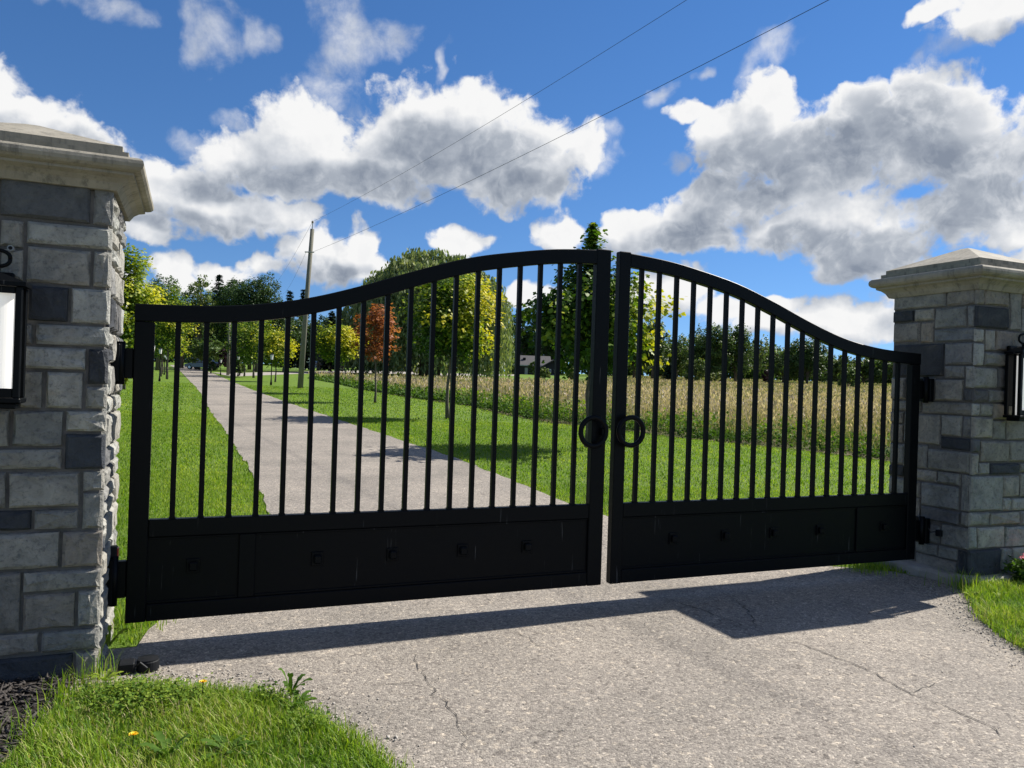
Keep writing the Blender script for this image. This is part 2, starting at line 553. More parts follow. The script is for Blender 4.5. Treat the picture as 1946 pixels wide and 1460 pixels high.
def f_caststone(k):
    tcd = k.n('ShaderNodeTexCoord').outputs['Object']
    a = k.noise(tcd, 5, 6, 0.65)
    mp = k.n('ShaderNodeMapping', {'Vector': tcd})
    mp.inputs['Scale'].default_value = (14, 14, 1.2)
    streak = k.noise(mp.outputs[0], 1.6, 5, 0.7)
    c = k.ramp(a, [(0.3, (0.205, 0.185, 0.145)), (0.7, (0.325, 0.298, 0.242))])
    c = k.mix(k.math('MULTIPLY', k.step(streak, 0.48, 0.72), 0.7), c, C3(0.085, 0.08, 0.067))
    c = k.mix(k.math('MULTIPLY', k.step(k.noise(tcd, 160, 3, 0.6), 0.6, 0.75), 0.25), c, C3(0.14, 0.125, 0.10))
    return princ(k, c, 0.85, 0, bump(k, k.noise(tcd, 80, 4, 0.7), 0.35, 0.004), 0.3)

def f_blackmetal(k):
    tcd = k.n('ShaderNodeTexCoord').outputs['Object']
    mp = k.n('ShaderNodeMapping', {'Vector': tcd})
    mp.inputs['Scale'].default_value = (70, 70, 3.0)
    st = k.noise(mp.outputs[0], 1.0, 3, 0.5)
    where = k.noise(tcd, 3.5, 3, 0.5)
    f = k.math('MULTIPLY', k.step(st, 0.665, 0.73), k.step(where, 0.48, 0.60))
    c = k.mix(f, C3(0.0022, 0.0030, 0.0040), C3(0.07, 0.07, 0.068))
    dust = k.noise(tcd, 22, 6, 0.75)
    c = k.mix(k.math('MULTIPLY', k.step(dust, 0.60, 0.9), 0.05), c, C3(0.08, 0.085, 0.09))
    r = k.math('ADD', 0.30, k.math('MULTIPLY', dust, 0.25))
    return princ(k, c, r, 0, bump(k, k.noise(tcd, 60, 2), 0.04, 0.003), 0.12)

def f_bark(k):
    tcd = k.n('ShaderNodeTexCoord').outputs['Object']
    mp = k.n('ShaderNodeMapping', {'Vector': tcd})
    mp.inputs['Scale'].default_value = (1, 1, 0.25)
    a = k.noise(mp.outputs[0], 22, 6, 0.7, 0.8)
    c = k.ramp(a, [(0.3, (0.055, 0.046, 0.036)), (0.7, (0.17, 0.145, 0.115))])
    return princ(k, c, 0.9, 0, bump(k, a, 0.8, 0.02), 0.2)

def f_polewood(k):
    tcd = k.n('ShaderNodeTexCoord').outputs['Object']
    mp = k.n('ShaderNodeMapping', {'Vector': tcd})
    mp.inputs['Scale'].default_value = (1, 1, 0.06)
    a = k.noise(mp.outputs[0], 30, 6, 0.7)
    c = k.ramp(a, [(0.3, (0.10, 0.10, 0.08)), (0.7, (0.21, 0.20, 0.16))])
    return princ(k, c, 0.9, 0, bump(k, a, 0.6, 0.02), 0.2)

def f_carpaint(k):
    return princ(k, C3(0.010, 0.011, 0.014), 0.22, 0.0, None, 0.6, **{'Coat Weight': 0.8, 'Coat Roughness': 0.05})

def f_shingle(k):
    tcd = k.n('ShaderNodeTexCoord').outputs['Object']
    br = k.n('ShaderNodeTexBrick', {'Vector': tcd, 'Color1': C3(0.09, 0.085, 0.087), 'Color2': C3(0.11, 0.105, 0.107), 'Mortar': C3(0.065, 0.062, 0.062), 'Scale': 2.2, 'Mortar Size': 0.02})
    return princ(k, br.outputs[0], 0.9, 0, None, 0.2)

def f_siding(k):
    tcd = k.n('ShaderNodeTexCoord').outputs['Object']
    w = k.n('ShaderNodeTexWave', {'Vector': tcd, 'Scale': 2.6, 'Distortion': 0.0}, bands_direction='Z')
    c = k.mix(w.outputs[1], C3(0.020, 0.021, 0.024), C3(0.042, 0.042, 0.045))
    return princ(k, c, 0.8, 0, bump(k, w.outputs[1], 0.5, 0.02), 0.2)

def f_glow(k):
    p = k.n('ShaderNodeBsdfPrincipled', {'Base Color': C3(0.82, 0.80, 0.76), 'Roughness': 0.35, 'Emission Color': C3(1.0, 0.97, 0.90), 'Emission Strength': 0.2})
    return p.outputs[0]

GREEN_DK, GREEN, LIME, YEL, GOLD = (0.020, 0.050, 0.010), (0.050, 0.112, 0.012), (0.150, 0.218, 0.022), (0.36, 0.375, 0.026), (0.54, 0.46, 0.02)
M = dict(
    asphalt=material('asphalt_aggregate', f_asphalt), far_drive=material('worn_drive', f_far_drive), lawn=material('mown_lawn', f_lawn), meadow=material('meadow_floor', f_meadow),
    soil=material('dark_soil', f_soil), stone=material('ledge_stone', f_stone), mortar=material('grey_mortar', f_mortar), cap=material('cast_stone', f_caststone),
    black=material('black_gate_paint', f_blackmetal), bark=material('bark', f_bark), wood=material('weathered_pole', f_polewood), car=material('black_car_paint', f_carpaint),
    shingle=material('grey_shingles', f_shingle), siding=material('dark_siding', f_siding), glow=material('frosted_lamp_glass', f_glow),
    lampglass=simple('white_lamp_glass', (0.75, 0.75, 0.72), 0.3), rubber=simple('tyre_rubber', (0.015, 0.015, 0.016), 0.8), chrome=simple('wheel_alloy', (0.45, 0.45, 0.46), 0.3, 0.9),
    glass=simple('dark_window_glass', (0.02, 0.025, 0.03), 0.06, 0, 0.8), white=simple('white_paint', (0.72, 0.72, 0.70), 0.5), grey=simple('grey_metal', (0.30, 0.31, 0.31), 0.5, 0.4),
    red=simple('red_reflector', (0.35, 0.02, 0.02), 0.3), wire=simple('wire_rubber', (0.02, 0.02, 0.022), 0.6), ceramic=simple('insulator', (0.25, 0.20, 0.17), 0.3),
    plastic=simple('black_plastic', (0.007, 0.008, 0.010), 0.65, 0, 0.2), crack=simple('crack_tar_dirt', (0.030, 0.027, 0.025), 0.95), concrete=simple('weathered_concrete', (0.27, 0.25, 0.22), 0.9, var=0.35, scale=12),
    chip=simple('dark_mulch', (0.045, 0.038, 0.034), 0.85, var=0.5, scale=9), pebble=simple('loose_gravel', (0.34, 0.315, 0.28), 0.85, var=0.5, scale=14),
    fence=simple('pale_board', (0.55, 0.54, 0.50), 0.7), orange=simple('orange_plastic', (0.5, 0.12, 0.03), 0.5), pink=simple('pink_petal', (0.62, 0.05, 0.10), 0.6),
    petal=simple('yellow_petal', (0.75, 0.50, 0.01), 0.6),
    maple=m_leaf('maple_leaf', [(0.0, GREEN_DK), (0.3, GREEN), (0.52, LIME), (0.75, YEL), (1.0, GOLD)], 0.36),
    red_leaf=m_leaf('red_leaf', [(0.0, (0.12, 0.040, 0.018)), (0.5, (0.29, 0.092, 0.034)), (1.0, (0.45, 0.19, 0.08))], 0.42),
    purple_leaf=m_leaf('purple_leaf', [(0.0, (0.022, 0.010, 0.014)), (1.0, (0.075, 0.035, 0.042))], 0.3),
    wild=m_leaf('woodland_leaf', [(0.0, (0.030, 0.058, 0.020)), (0.4, (0.062, 0.110, 0.030)), (0.7, (0.11, 0.165, 0.042)), (1.0, (0.20, 0.23, 0.075))], 0.34),
    needle=m_leaf('spruce_needle', [(0.0, (0.010, 0.026, 0.014)), (1.0, (0.032, 0.062, 0.034))], 0.1),
    willow=m_leaf('willow_leaf', [(0.0, (0.085, 0.125, 0.048)), (0.5, (0.19, 0.235, 0.100)), (1.0, (0.34, 0.36, 0.17))], 0.32),
    grass=m_leaf('grass_blade', [(0.0, (0.075, 0.155, 0.024)), (0.35, (0.165, 0.285, 0.022)), (0.65, (0.29, 0.39, 0.035)), (0.85, (0.32, 0.33, 0.10)), (1.0, (0.46, 0.40, 0.22))], 0.42),
    turf=m_leaf('lawn_blade', [(0.0, (0.075, 0.155, 0.010)), (0.5, (0.155, 0.260, 0.015)), (1.0, (0.30, 0.36, 0.05))], 0.5),
    straw=m_leaf('dry_stem', [(0.0, (0.095, 0.140, 0.030)), (0.35, (0.22, 0.205, 0.105)), (0.65, (0.40, 0.312, 0.235)), (1.0, (0.60, 0.48, 0.42))], 0.35),
    weed=m_leaf('weed_leaf', [(0.0, (0.030, 0.070, 0.012)), (0.5, (0.080, 0.155, 0.018)), (1.0, (0.24, 0.31, 0.035))], 0.35, 0.75),
)

# ------------------------------------------------------------------ ground sheets (every sheet 4 mm or more above the one below)
def sheet(name, poly, off, mat, kind='structure', cuts=True):
    bm = bmesh.new()
    vs = [bm.verts.new((p[0], p[1], 0)) for p in poly]
    bm.faces.new(vs)
    bmesh.ops.triangulate(bm, faces=bm.faces[:])
    for yc in (KINK,):
        bmesh.ops.bisect_plane(bm, geom=bm.verts[:] + bm.edges[:] + bm.faces[:], plane_co=(0, yc, 0), plane_no=(0, 1, 0))
    for v in bm.verts:
        v.co.z = gz(v.co.y) + off
    bmesh.ops.recalc_face_normals(bm, faces=bm.faces[:])
    me = bpy.data.meshes.new(name)
    for f in bm.faces:
        if f.normal.z < 0: f.normal_flip()
    bm.to_mesh(me)
    bm.free()
    me.materials.append(mat)
    o = link(bpy.data.objects.new(name, me))
    if kind: o['kind'] = kind
    return o

def rough_edge(pts, step=0.25, amp=0.05, seed=1):
    rnd = random.Random(seed)
    out = []
    for a, b in zip(pts[:-1], pts[1:]):
        a, b = Vector(a[:2]), Vector(b[:2])
        L = (b - a).length
        st = max(step, 0.02 * (a.length + b.length) / 2)
        n = max(1, min(60, int(L / st)))
        nrm = Vector((-(b - a).y, (b - a).x)).normalized() if L > 0 else Vector((0, 0))
        for i in range(n):
            p = a.lerp(b, i / n)
            out.append(p + nrm * rnd.uniform(-amp, amp) * (0 if i == 0 else 1))
    out.append(Vector(pts[-1][:2]))
    return out

ground = sheet('ground', [(-900, -300), (900, -300), (900, 420), (-900, 420)], -0.012, M['lawn'])

DRIVE_L = [sn(0.06, -0.02)] + [sn(0.10, 0.25), sn(0.42, 1.3), sn(0.8, 2.5)] + [G(*p) for p in [(515, 980), (480, 900), (440, 835), (400, 780), (380, 745), (353, 716), (341, 704), (322, 694)]]
DRIVE_R = [G(*p) for p in [(342, 693.5), (374, 699), (404, 709), (440, 725), (480, 741), (540, 763), (640, 796), (760, 836), (870, 871), (1050, 945)]] + [sn(4.45, 2.5), sn(4.8, 1.3), sn(5.15, 0.45), sn(5.6, 0.10), sn(5.6, -0.02)]
far_poly = rough_edge(DRIVE_L, 0.3, 0.035, 3) + rough_edge(DRIVE_R, 0.3, 0.035, 4)
drive = sheet('driveway', far_poly, 0.0, M['asphalt'])
apron_poly = [sn(-0.6, -0.02), sn(-0.9, -1.2), sn(-3.5, -2.2), sn(-9, -7.0), sn(-9, -16), sn(16, -16), sn(13, -5.5), sn(8.5, -1.6), sn(6.4, -0.45), sn(5.6, -0.05), sn(5.6, -0.02), sn(0.06, -0.02)]
apron = sheet('driveway_apron', apron_poly, 0.0, M['asphalt'])
cross_poly = [G(*p) for p in [(404, 708), (440, 709), (560, 706.5), (630, 704.8), (690, 704.6), (745, 705), (790, 707), (840, 709.6), (985, 712.0), (985, 714.5), (838, 714), (770, 711), (690, 709.5), (630, 709.5), (560, 711), (440, 716)]]
cross = sheet('side_road', cross_poly, 0.006, M['far_drive'])

MEADOW_FRONT = [G(*p) for p in [(1700, 878), (1500, 853), (1300, 833), (1200, 820), (1050, 804), (960, 788), (900, 773), (780, 756), (690, 741), (640, 729), (585, 719)]]
MEADOW_FRONT = [MEADOW_FRONT[0] + (MEADOW_FRONT[0] - MEADOW_FRONT[1]) * 6] + MEADOW_FRONT
MEADOW_BACK = [G(*p) for p in [(592, 715), (700, 718), (850, 721.5), (1000, 726.5), (1120, 727)]] + [at(1150, 190), at(1230, 262), at(2300, 262)]
meadow = sheet('meadow_ground', [p[:2] for p in MEADOW_FRONT] + [p[:2] for p in MEADOW_BACK], -0.004, M['meadow'])

# ------------------------------------------------------------------ numpy vegetation helpers
RNG = np.random.default_rng(7)

def in_poly(P, poly):
    x, y = P[:, 0], P[:, 1]
    r = np.zeros(len(P), bool)
    n = len(poly)
    j = n - 1
    for i in range(n):
        xi, yi, xj, yj = poly[i][0], poly[i][1], poly[j][0], poly[j][1]
        if yi != yj:
            r ^= ((yi > y) != (yj > y)) & (x < (xj - xi) * (y - yi) / (yj - yi) + xi)
        j = i
    return r

def gzv(y):
    return SLOPE * np.maximum(0, y - KINK)

def blades(name, P, h, w, bend, mat, tint, parent=None, z0=None, lean=None):
    """grass: 3 triangles a blade; P (n,2), h, w arrays"""
    n = len(P)
    a = RNG.uniform(0, 2 * PI, n)
    d = np.stack([np.cos(a), np.sin(a), np.zeros(n)], 1)
    side = np.stack([-np.sin(a), np.cos(a), np.zeros(n)], 1)
    b = (RNG.uniform(0.1, 1.0, n) * bend * h)[:, None]
    base = np.c_[P, (gzv(P[:, 1]) if z0 is None else z0) - 0.004]
    if lean is not None:
        d = d * 0.5 + lean
    mid = base + d * b * 0.3 + np.c_[np.zeros(n), np.zeros(n), h * 0.55]
    tip = base + d * b + np.c_[np.zeros(n), np.zeros(n), h * RNG.uniform(0.8, 1.0, n)]
    hw = (w / 2)[:, None]
    V = np.stack([base - side * hw, base + side * hw, mid - side * hw * 0.75, mid + side * hw * 0.75, tip], 1).reshape(-1, 3)
    o = np.arange(n)[:, None] * 5
    F = np.concatenate([o + [0, 1, 3], o + [0, 3, 2], o + [2, 3, 4]], 1).reshape(-1, 3)
    return np_mesh(name, V, F, mat, parent, np.repeat(tint, 3))

LEAF_T = {
    'maple': np.array([(0, 0, 0), (0.30, 0.10, .02), (0.52, 0.34, -.04), (0.27, 0.46, .03), (0.30, 0.80, -.05), (0, 1.0, -.1), (-0.30, 0.80, -.05), (-0.27, 0.46, .03), (-0.52, 0.34, -.04), (-0.30, 0.10, .02)]),
    'quad': np.array([(0, 0, 0), (0.36, 0.5, 0.05), (0, 1.0, -0.04), (-0.36, 0.5, 0.05)]),
    'slim': np.array([(0, 0, 0), (0.16, 0.45, 0.0), (0, 1.0, -0.12), (-0.16, 0.45, 0.0)]),
    'clump': np.array([(-0.35, -0.1, 0), (0.15, -0.35, 0.1), (0.5, 0.1, 0), (0.1, 0.45, -0.12), (-0.4, 0.35, 0.08)]),
}

def rand_frames(n, up=0.5, out=None, outw=0.0):
    z = RNG.normal(size=(n, 3))
    z /= np.linalg.norm(z, axis=1)[:, None]
    z[:, 2] = np.abs(z[:, 2]) + up
    if out is not None:
        z += out * outw
    z /= np.linalg.norm(z, axis=1)[:, None]
    t = RNG.normal(size=(n, 3))
    x = np.cross(t, z)
    x /= np.linalg.norm(x, axis=1)[:, None]
    y = np.cross(z, x)
    return x, y, z

def leaf_cloud(name, P, size, tint, mat, kind='quad', parent=None, up=0.5, out=None, outw=0.0, make=True, frames=None):
    n = len(P)
    T = LEAF_T[kind]
    x, y, z = frames if frames is not None else rand_frames(n, up, out, outw)
    s = (size if hasattr(size, '__len__') else np.full(n, size))[:, None, None]
    V = P[:, None, :] + s * (T[None, :, 0:1] * x[:, None, :] + T[None, :, 1:2] * y[:, None, :] + T[None, :, 2:3] * z[:, None, :])
    k = len(T)
    F = np.arange(n * k).reshape(n, k)
    return np_mesh(name, V.reshape(-1, 3), F, mat, parent, tint, make=make)

# ------------------------------------------------------------------ stone gate pillars
STONE_COL = {'B': (0.105, 0.106, 0.108), 'b': (0.188, 0.188, 0.180), 'g': (0.228, 0.222, 0.200), 'l': (0.296, 0.289, 0.258), 'N': (0.042, 0.046, 0.053), 'w': (0.245, 0.220, 0.187)}
LF=[(-0.525,-0.175,2.096,2.27,'B'),(-0.162,-0.08,2.094,2.27,'b'),(-0.521,-0.435,1.959,2.075,'g'),(-0.422,-0.08,1.983,2.081,'l'),(-0.517,-0.432,1.813,1.946,'g'),(-0.417,-0.166,1.807,1.968,'g'),(-0.153,-0.08,1.807,1.97,'g'),(-0.406,-0.252,1.637,1.792,'N'),(-0.24,-0.08,1.635,1.794,'l'),(-0.435,-0.389,1.531,1.618,'b'),(-0.374,-0.08,1.53,1.622,'l'),(-0.456,-0.174,1.419,1.517,'l'),(-0.161,-0.08,1.356,1.516,'N'),(-0.505,-0.344,1.241,1.405,'g'),(-0.328,-0.183,1.241,1.406,'l'),(-0.169,-0.08,1.242,1.341,'l'),(-0.244,-0.08,1.136,1.229,'l'),(-0.451,-0.257,1.067,1.226,'g'),(-0.546,-0.466,1.067,1.228,'g'),(-0.244,-0.08,0.962,1.122,'N'),(-0.546,-0.257,0.964,1.054,'g'),(-0.456,-0.182,0.791,0.948,'l'),(-0.549,-0.47,0.791,0.95,'g'),(-0.167,-0.08,0.862,0.949,'l'),(-0.166,-0.08,0.686,0.849,'l'),(-0.545,-0.368,0.69,0.778,'N'),(-0.356,-0.182,0.69,0.778,'g'),(-0.556,-0.256,0.514,0.676,'g'),(-0.242,-0.08,0.51,0.673,'w'),(-0.389,-0.08,0.41,0.497,'g'),(-0.535,-0.401,0.236,0.501,'w'),(-0.388,-0.185,0.236,0.394,'w'),(-0.172,-0.08,0.236,0.397,'l'),(-0.53,-0.325,0.132,0.223,'w'),(-0.312,-0.08,0.128,0.22,'g'),(-0.511,-0.186,-0.05,0.114,'N'),(-0.174,-0.08,-0.05,0.114,'g'),(-0.86,-0.52,1.24,1.42,'g'),(-0.86,-0.52,1.43,1.61,'l'),(-0.86,-0.52,1.62,1.8,'w'),(-0.86,-0.53,1.81,1.99,'g'),(-0.86,-0.52,-0.05,0.12,'g'),(-0.86,-0.54,2.0,2.18,'l'),(-0.86,-0.55,0.13,0.31,'w'),(-0.86,-0.55,0.32,0.5,'g'),(-0.86,-0.56,0.69,0.87,'g'),(-0.86,-0.56,0.88,1.06,'l'),(-0.86,-0.57,0.51,0.68,'w'),(-0.86,-0.56,1.07,1.23,'g'),(-0.86,-0.54,2.19,2.27,'g'),(-0.51,-0.42,1.63,1.79,'l'),(-0.51,-0.47,1.42,1.6,'w')]
RS=[(-0.098,0.425,2.158,2.29,'g'),(-0.375,-0.111,2.153,2.29,'w'),(0.191,0.425,2.053,2.143,'N'),(0.0,0.178,2.053,2.145,'l'),(-0.279,-0.013,1.982,2.14,'g'),(-0.375,-0.292,1.981,2.14,'b'),(0.131,0.425,1.884,2.04,'w'),(0.003,0.115,1.87,2.038,'w'),(-0.375,-0.01,1.87,1.968,'b'),(0.383,0.425,1.597,1.868,'g'),(-0.096,0.369,1.595,1.857,'N'),(-0.375,-0.109,1.687,1.856,'b'),(-0.28,-0.112,1.581,1.674,'g'),(-0.375,-0.293,1.506,1.672,'l'),(-0.269,-0.036,1.401,1.567,'g'),(-0.375,-0.282,1.401,1.492,'B'),(0.243,0.425,1.402,1.582,'w'),(-0.024,0.228,1.4,1.583,'g'),(0.388,0.425,1.305,1.389,'N'),(0.094,0.373,1.306,1.387,'g'),(-0.375,0.079,1.296,1.387,'g'),(0.258,0.425,1.201,1.292,'w'),(0.137,0.245,1.043,1.293,'g'),(-0.084,0.121,1.046,1.284,'g'),(-0.268,-0.099,1.125,1.284,'l'),(-0.375,-0.28,1.125,1.283,'b'),(0.26,0.425,1.036,1.188,'w'),(-0.375,-0.098,1.02,1.113,'N'),(0.02,0.123,0.843,1.031,'g'),(-0.375,0.008,0.846,1.007,'g'),(0.237,0.425,0.85,1.023,'g'),(0.24,0.425,0.753,0.838,'N'),(0.133,0.425,0.602,0.74,'g'),(-0.067,0.121,0.743,0.829,'l'),(-0.27,-0.081,0.743,0.833,'g'),(-0.263,0.064,0.549,0.73,'b'),(-0.375,-0.283,0.553,0.832,'g'),(-0.275,0.062,0.435,0.537,'B'),(-0.375,-0.288,0.437,0.541,'g'),(-0.375,-0.125,0.259,0.422,'g'),(-0.111,0.108,0.258,0.397,'g'),(-0.091,0.1,0.157,0.242,'g'),(-0.264,-0.105,0.157,0.245,'g'),(-0.262,0.099,-0.03,0.144,'g'),(-0.375,-0.277,-0.03,0.245,'N'),(0.127,0.425,0.414,0.587,'g'),(0.121,0.425,0.227,0.4,'w'),(0.113,0.425,-0.03,0.212,'g'),(0.135,0.225,0.75,0.93,'g'),(0.135,0.225,0.94,1.03,'l'),(0.075,0.115,0.41,0.59,'w'),(0.075,0.125,0.6,0.73,'g')]
RF=[(5.8,5.885,2.151,2.29,'w',1),(5.897,6.168,2.153,2.29,'w',0),(6.182,6.316,1.975,2.29,'g',0),(5.8,6.167,1.973,2.138,'N',1),(5.8,5.894,1.864,1.957,'l',1),(5.907,6.018,1.8,1.96,'g',0),(6.03,6.328,1.805,1.96,'w',0),(5.8,5.892,1.68,1.849,'l',1),(5.906,6.136,1.686,1.786,'g',0),(5.8,6.056,1.51,1.665,'l',1),(6.068,6.21,1.516,1.673,'B',0),(5.8,5.962,1.4,1.496,'B',1),(5.977,6.177,1.402,1.497,'g',0),(5.8,5.871,1.294,1.386,'l',1),(5.884,6.018,1.294,1.387,'l',0),(6.189,6.176,1.046,1.434,'g',0),(5.8,6.015,1.125,1.282,'l',1),(5.8,5.88,1.014,1.111,'B',1),(6.032,6.176,1.113,1.259,'g',0),(5.8,5.871,0.841,1.001,'l',1),(5.895,6.212,0.942,1.098,'g',0),(6.227,6.53,0.936,1.098,'g',0),(5.887,6.006,0.841,0.929,'l',0),(6.019,6.351,0.839,0.923,'N',0),(5.8,6.161,0.56,0.826,'l',1),(6.174,6.356,0.661,0.825,'l',0),(6.174,6.269,0.551,0.648,'l',0),(6.283,6.512,0.551,0.643,'l',0),(5.8,6.019,0.448,0.548,'l',1),(6.032,6.368,0.442,0.538,'l',0),(5.8,5.883,0.271,0.434,'l',1),(5.898,6.197,0.269,0.428,'l',0),(6.211,6.485,0.269,0.421,'l',0),(5.8,6.16,-0.03,0.257,'N',1),(6.172,6.275,0.093,0.256,'l',0),(6.289,6.6,0.093,0.254,'l',0),(6.173,6.31,-0.03,0.08,'g',0),(6.19,6.53,1.11,1.29,'g',0),(6.19,6.53,1.3,1.48,'l',0),(6.22,6.56,1.49,1.67,'w',0),(6.33,6.6,1.97,2.15,'g',0),(6.34,6.6,1.68,1.86,'g',0),(6.37,6.6,0.66,0.84,'l',0),(6.33,6.6,2.16,2.29,'w',0),(6.32,6.6,-0.03,0.08,'g',0),(6.38,6.6,0.43,0.54,'g',0),(6.34,6.6,1.87,1.96,'l',0),(6.03,6.18,1.27,1.39,'w',0),(6.15,6.33,1.69,1.79,'g',0),(6.36,6.6,0.85,0.92,'g',0),(6.5,6.6,0.27,0.42,'l',0),(6.54,6.6,0.93,1.11,'w',0),(6.54,6.6,1.12,1.3,'g',0),(6.54,6.6,1.31,1.48,'g',0),(6.52,6.6,0.55,0.65,'l',0)]

def stone_mesh(w, h, d, rnd, both=False):
    """a rough-faced block: x across, z up, face towards -y, back at y=0"""
    def side(a, b, n, j):
        return [a + (b - a) * i / n for i in range(n)]
    def ring(inset, y, jit, yj):
        x0, x1, z0, z1 = -w / 2 + inset, w / 2 - inset, -h / 2 + inset, h / 2 - inset
        nx, nz = 3, 2
        pts = [(x0 + (x1 - x0) * i / nx, z0) for i in range(nx)] + [(x1, z0 + (z1 - z0) * i / nz) for i in range(nz)] + \
              [(x1 - (x1 - x0) * i / nx, z1) for i in range(nx)] + [(x0, z1 - (z1 - z0) * i / nz) for i in range(nz)]
        r = []
        for (px, pz) in pts:
            dx, dz = abs(rnd.gauss(0, jit)), abs(rnd.gauss(0, jit))
            r.append((px - math.copysign(min(dx, .012), px), y + rnd.uniform(-yj, yj), pz - math.copysign(min(dz, .012), pz)))
        return r
    m_ = MB()
    r0 = ring(0.0, 0.0, 0.0, 0.0)
    r1 = ring(0.0, -d + 0.007, 0.0045, 0.003)
    r2 = ring(0.010, -d - 0.002, 0.0050, 0.006)
    n = len(r0)
    vs = r0 + r1 + r2 + [(rnd.uniform(-.15, .15) * w, -d - rnd.uniform(0.0, 0.008), rnd.uniform(-.15, .15) * h)]
    fs = []
    for a in range(2):
        for i in range(n):
            j = (i + 1) % n
            fs.append((a * n + i, a * n + j, (a + 1) * n + j, (a + 1) * n + i))
    for i in range(n):
        fs.append((2 * n + i, 2 * n + (i + 1) % n, 3 * n))
    return m_.add(vs, fs)

def random_face(w, z0, z1, rnd):
    """random coursed ashlar"""
    out, z = [], z0
    J = 0.013
    while z < z1 - 0.05:
        h = rnd.choice([0.09, 0.115, 0.155, 0.165, 0.10])
        if z + h > z1 - 0.06: h = z1 - z
        x = -w / 2
        while x < w / 2 - 0.02:
            l = rnd.uniform(0.12, 0.34)
            if x + l > w / 2 - 0.08: l = w / 2 - x
            col = rnd.choice('gglwbgNlwB')
            if h > 0.15 and rnd.random() < 0.3:
                out.append((x, x + l - J, z, z + h / 2 - J, col))
                out.append((x, x + l - J, z + h / 2, z + h - J, rnd.choice('glwb')))
            else:
                out.append((x, x + l - J, z, z + h - J, col))
            x += l
        z += h
    return out

PROUD = 0.02

def stone(parent, rect, col, face, rnd, extra=0.0):
    """face: (origin s, n, angle); rect in face coordinates a0,a1,z0,z1"""
    a0, a1, z0, z1 = rect
    if a1 - a0 < 0.025 or z1 - z0 < 0.025:
        return None
    os_, on_, ang = face
    me = stone_mesh(a1 - a0, z1 - z0, PROUD + extra + rnd.uniform(-0.004, 0.005), rnd).mesh('stone', M['stone'])
    o = link(bpy.data.objects.new('stone', me), parent)
    ca, sa = math.cos(ang), math.sin(ang)
    ac = (a0 + a1) / 2
    back = PROUD + extra                       # the block starts on the mortar core
    o.location = (os_ + ca * ac - sa * back, on_ + sa * ac + ca * back, (z0 + z1) / 2)
    o.rotation_euler = (0, 0, ang)
    c = STONE_COL[col]
    v = rnd.uniform(0.86, 1.14)
    t = rnd.uniform(-0.035, 0.035)
    o.color = (c[0] * v * (1 + t), c[1] * v, c[2] * v * (1 - t), 1)
    return o

CAP_PROF = [(0.388, 2.262), (0.405, 2.262), (0.412, 2.275), (0.425, 2.300), (0.448, 2.322), (0.478, 2.336), (0.478, 2.350), (0.490, 2.352),
            (0.507, 2.360), (0.518, 2.374), (0.521, 2.392), (0.517, 2.410), (0.505, 2.423), (0.490, 2.428), (0.452, 2.432), (0.452, 2.462), (0.425, 2.465), (0.425, 2.498), (0.03, 2.668), (0.0, 2.674)]

def pillar(name, label, s_lo, n_lo, W, seed, front, side, side_is_low, cap_k=1.0, cap_off=0.0):
    """local frame = gate frame; front face at n_lo, seen inner side face at s_lo (side_is_low) or s_lo+W"""
    rnd = random.Random(seed)
    root = thing(name, label, 'pillar', sn(s_lo + W / 2, n_lo + W / 2), YAW)
    H = W / 2
    core = MB().box(-H + PROUD, H - PROUD, -H + PROUD, H - PROUD, -0.08, 2.25).build('mortar_core', M['mortar'], root)
    cx, cy = s_lo + W / 2, n_lo + W / 2
    for f in front:
        stone(root, (f[0] - cx, f[1] - cx, f[2], f[3]), f[4], (0, -H, 0), rnd)
    if side_is_low:       # right pillar: inner face looks towards -s ; a runs along -n
        for f in side:
            stone(root, (-(f[1] - cy), -(f[0] - cy), f[2], f[3]), f[4], (-H, 0, -PI / 2), rnd)
        others = [(0, H, PI), (H, 0, PI / 2)]
    else:
        for f in side:
            stone(root, (f[0] - cy, f[1] - cy, f[2], f[3]), f[4], (H, 0, PI / 2), rnd)
        others = [(0, H, PI), (-H, 0, -PI / 2)]
    for fc in others:
        for r in random_face(W - 2 * PROUD - 0.01, -0.04, 2.262, rnd):
            stone(root, r[:4], r[4], fc, rnd)
    cap = MB().square_lathe([(h_, 2.262 + cap_off + (z_ - 2.262) * cap_k) for h_, z_ in CAP_PROF]).build('cap', M['cap'], root)
    if not side_is_low:
        cap.scale.y, cap.location.y = 0.95, -0.025
    return root

# left pillar: the faces the road sees follow the photograph, the rest is the same ashlar
LW = 0.78
lf = [f for f in LF]
lside = []
_r = random.Random(5)
for r in random_face(LW - 0.045, -0.05, 2.262, _r):
    lside.append((r[0] + (-0.39 + LW / 2) + 0.012, r[1] + (-0.39 + LW / 2) + 0.012, r[2], r[3], 'l' if r[4] in 'wg' else ('g' if r[4] == 'N' and _r.random() < 0.6 else r[4])))
left_pillar = pillar('stone_pillar', 'grey ledge-stone gate pillar with dark mulch and long grass at its foot', -0.08 - LW, -0.39, LW, 11, lf, lside, False, 0.86, -0.008)
right_pillar = pillar('stone_pillar', 'grey ledge-stone gate pillar on a concrete footing with pink flowers at its foot', 5.80, -0.375, 0.78, 12, [(f[0], min(f[1], 6.58), f[2], f[3], f[4]) for f in RF], [(f[0] + (0.022 if f[0] < -0.37 else 0), min(f[1], 0.384), f[2], f[3], f[4]) for f in RS], True)

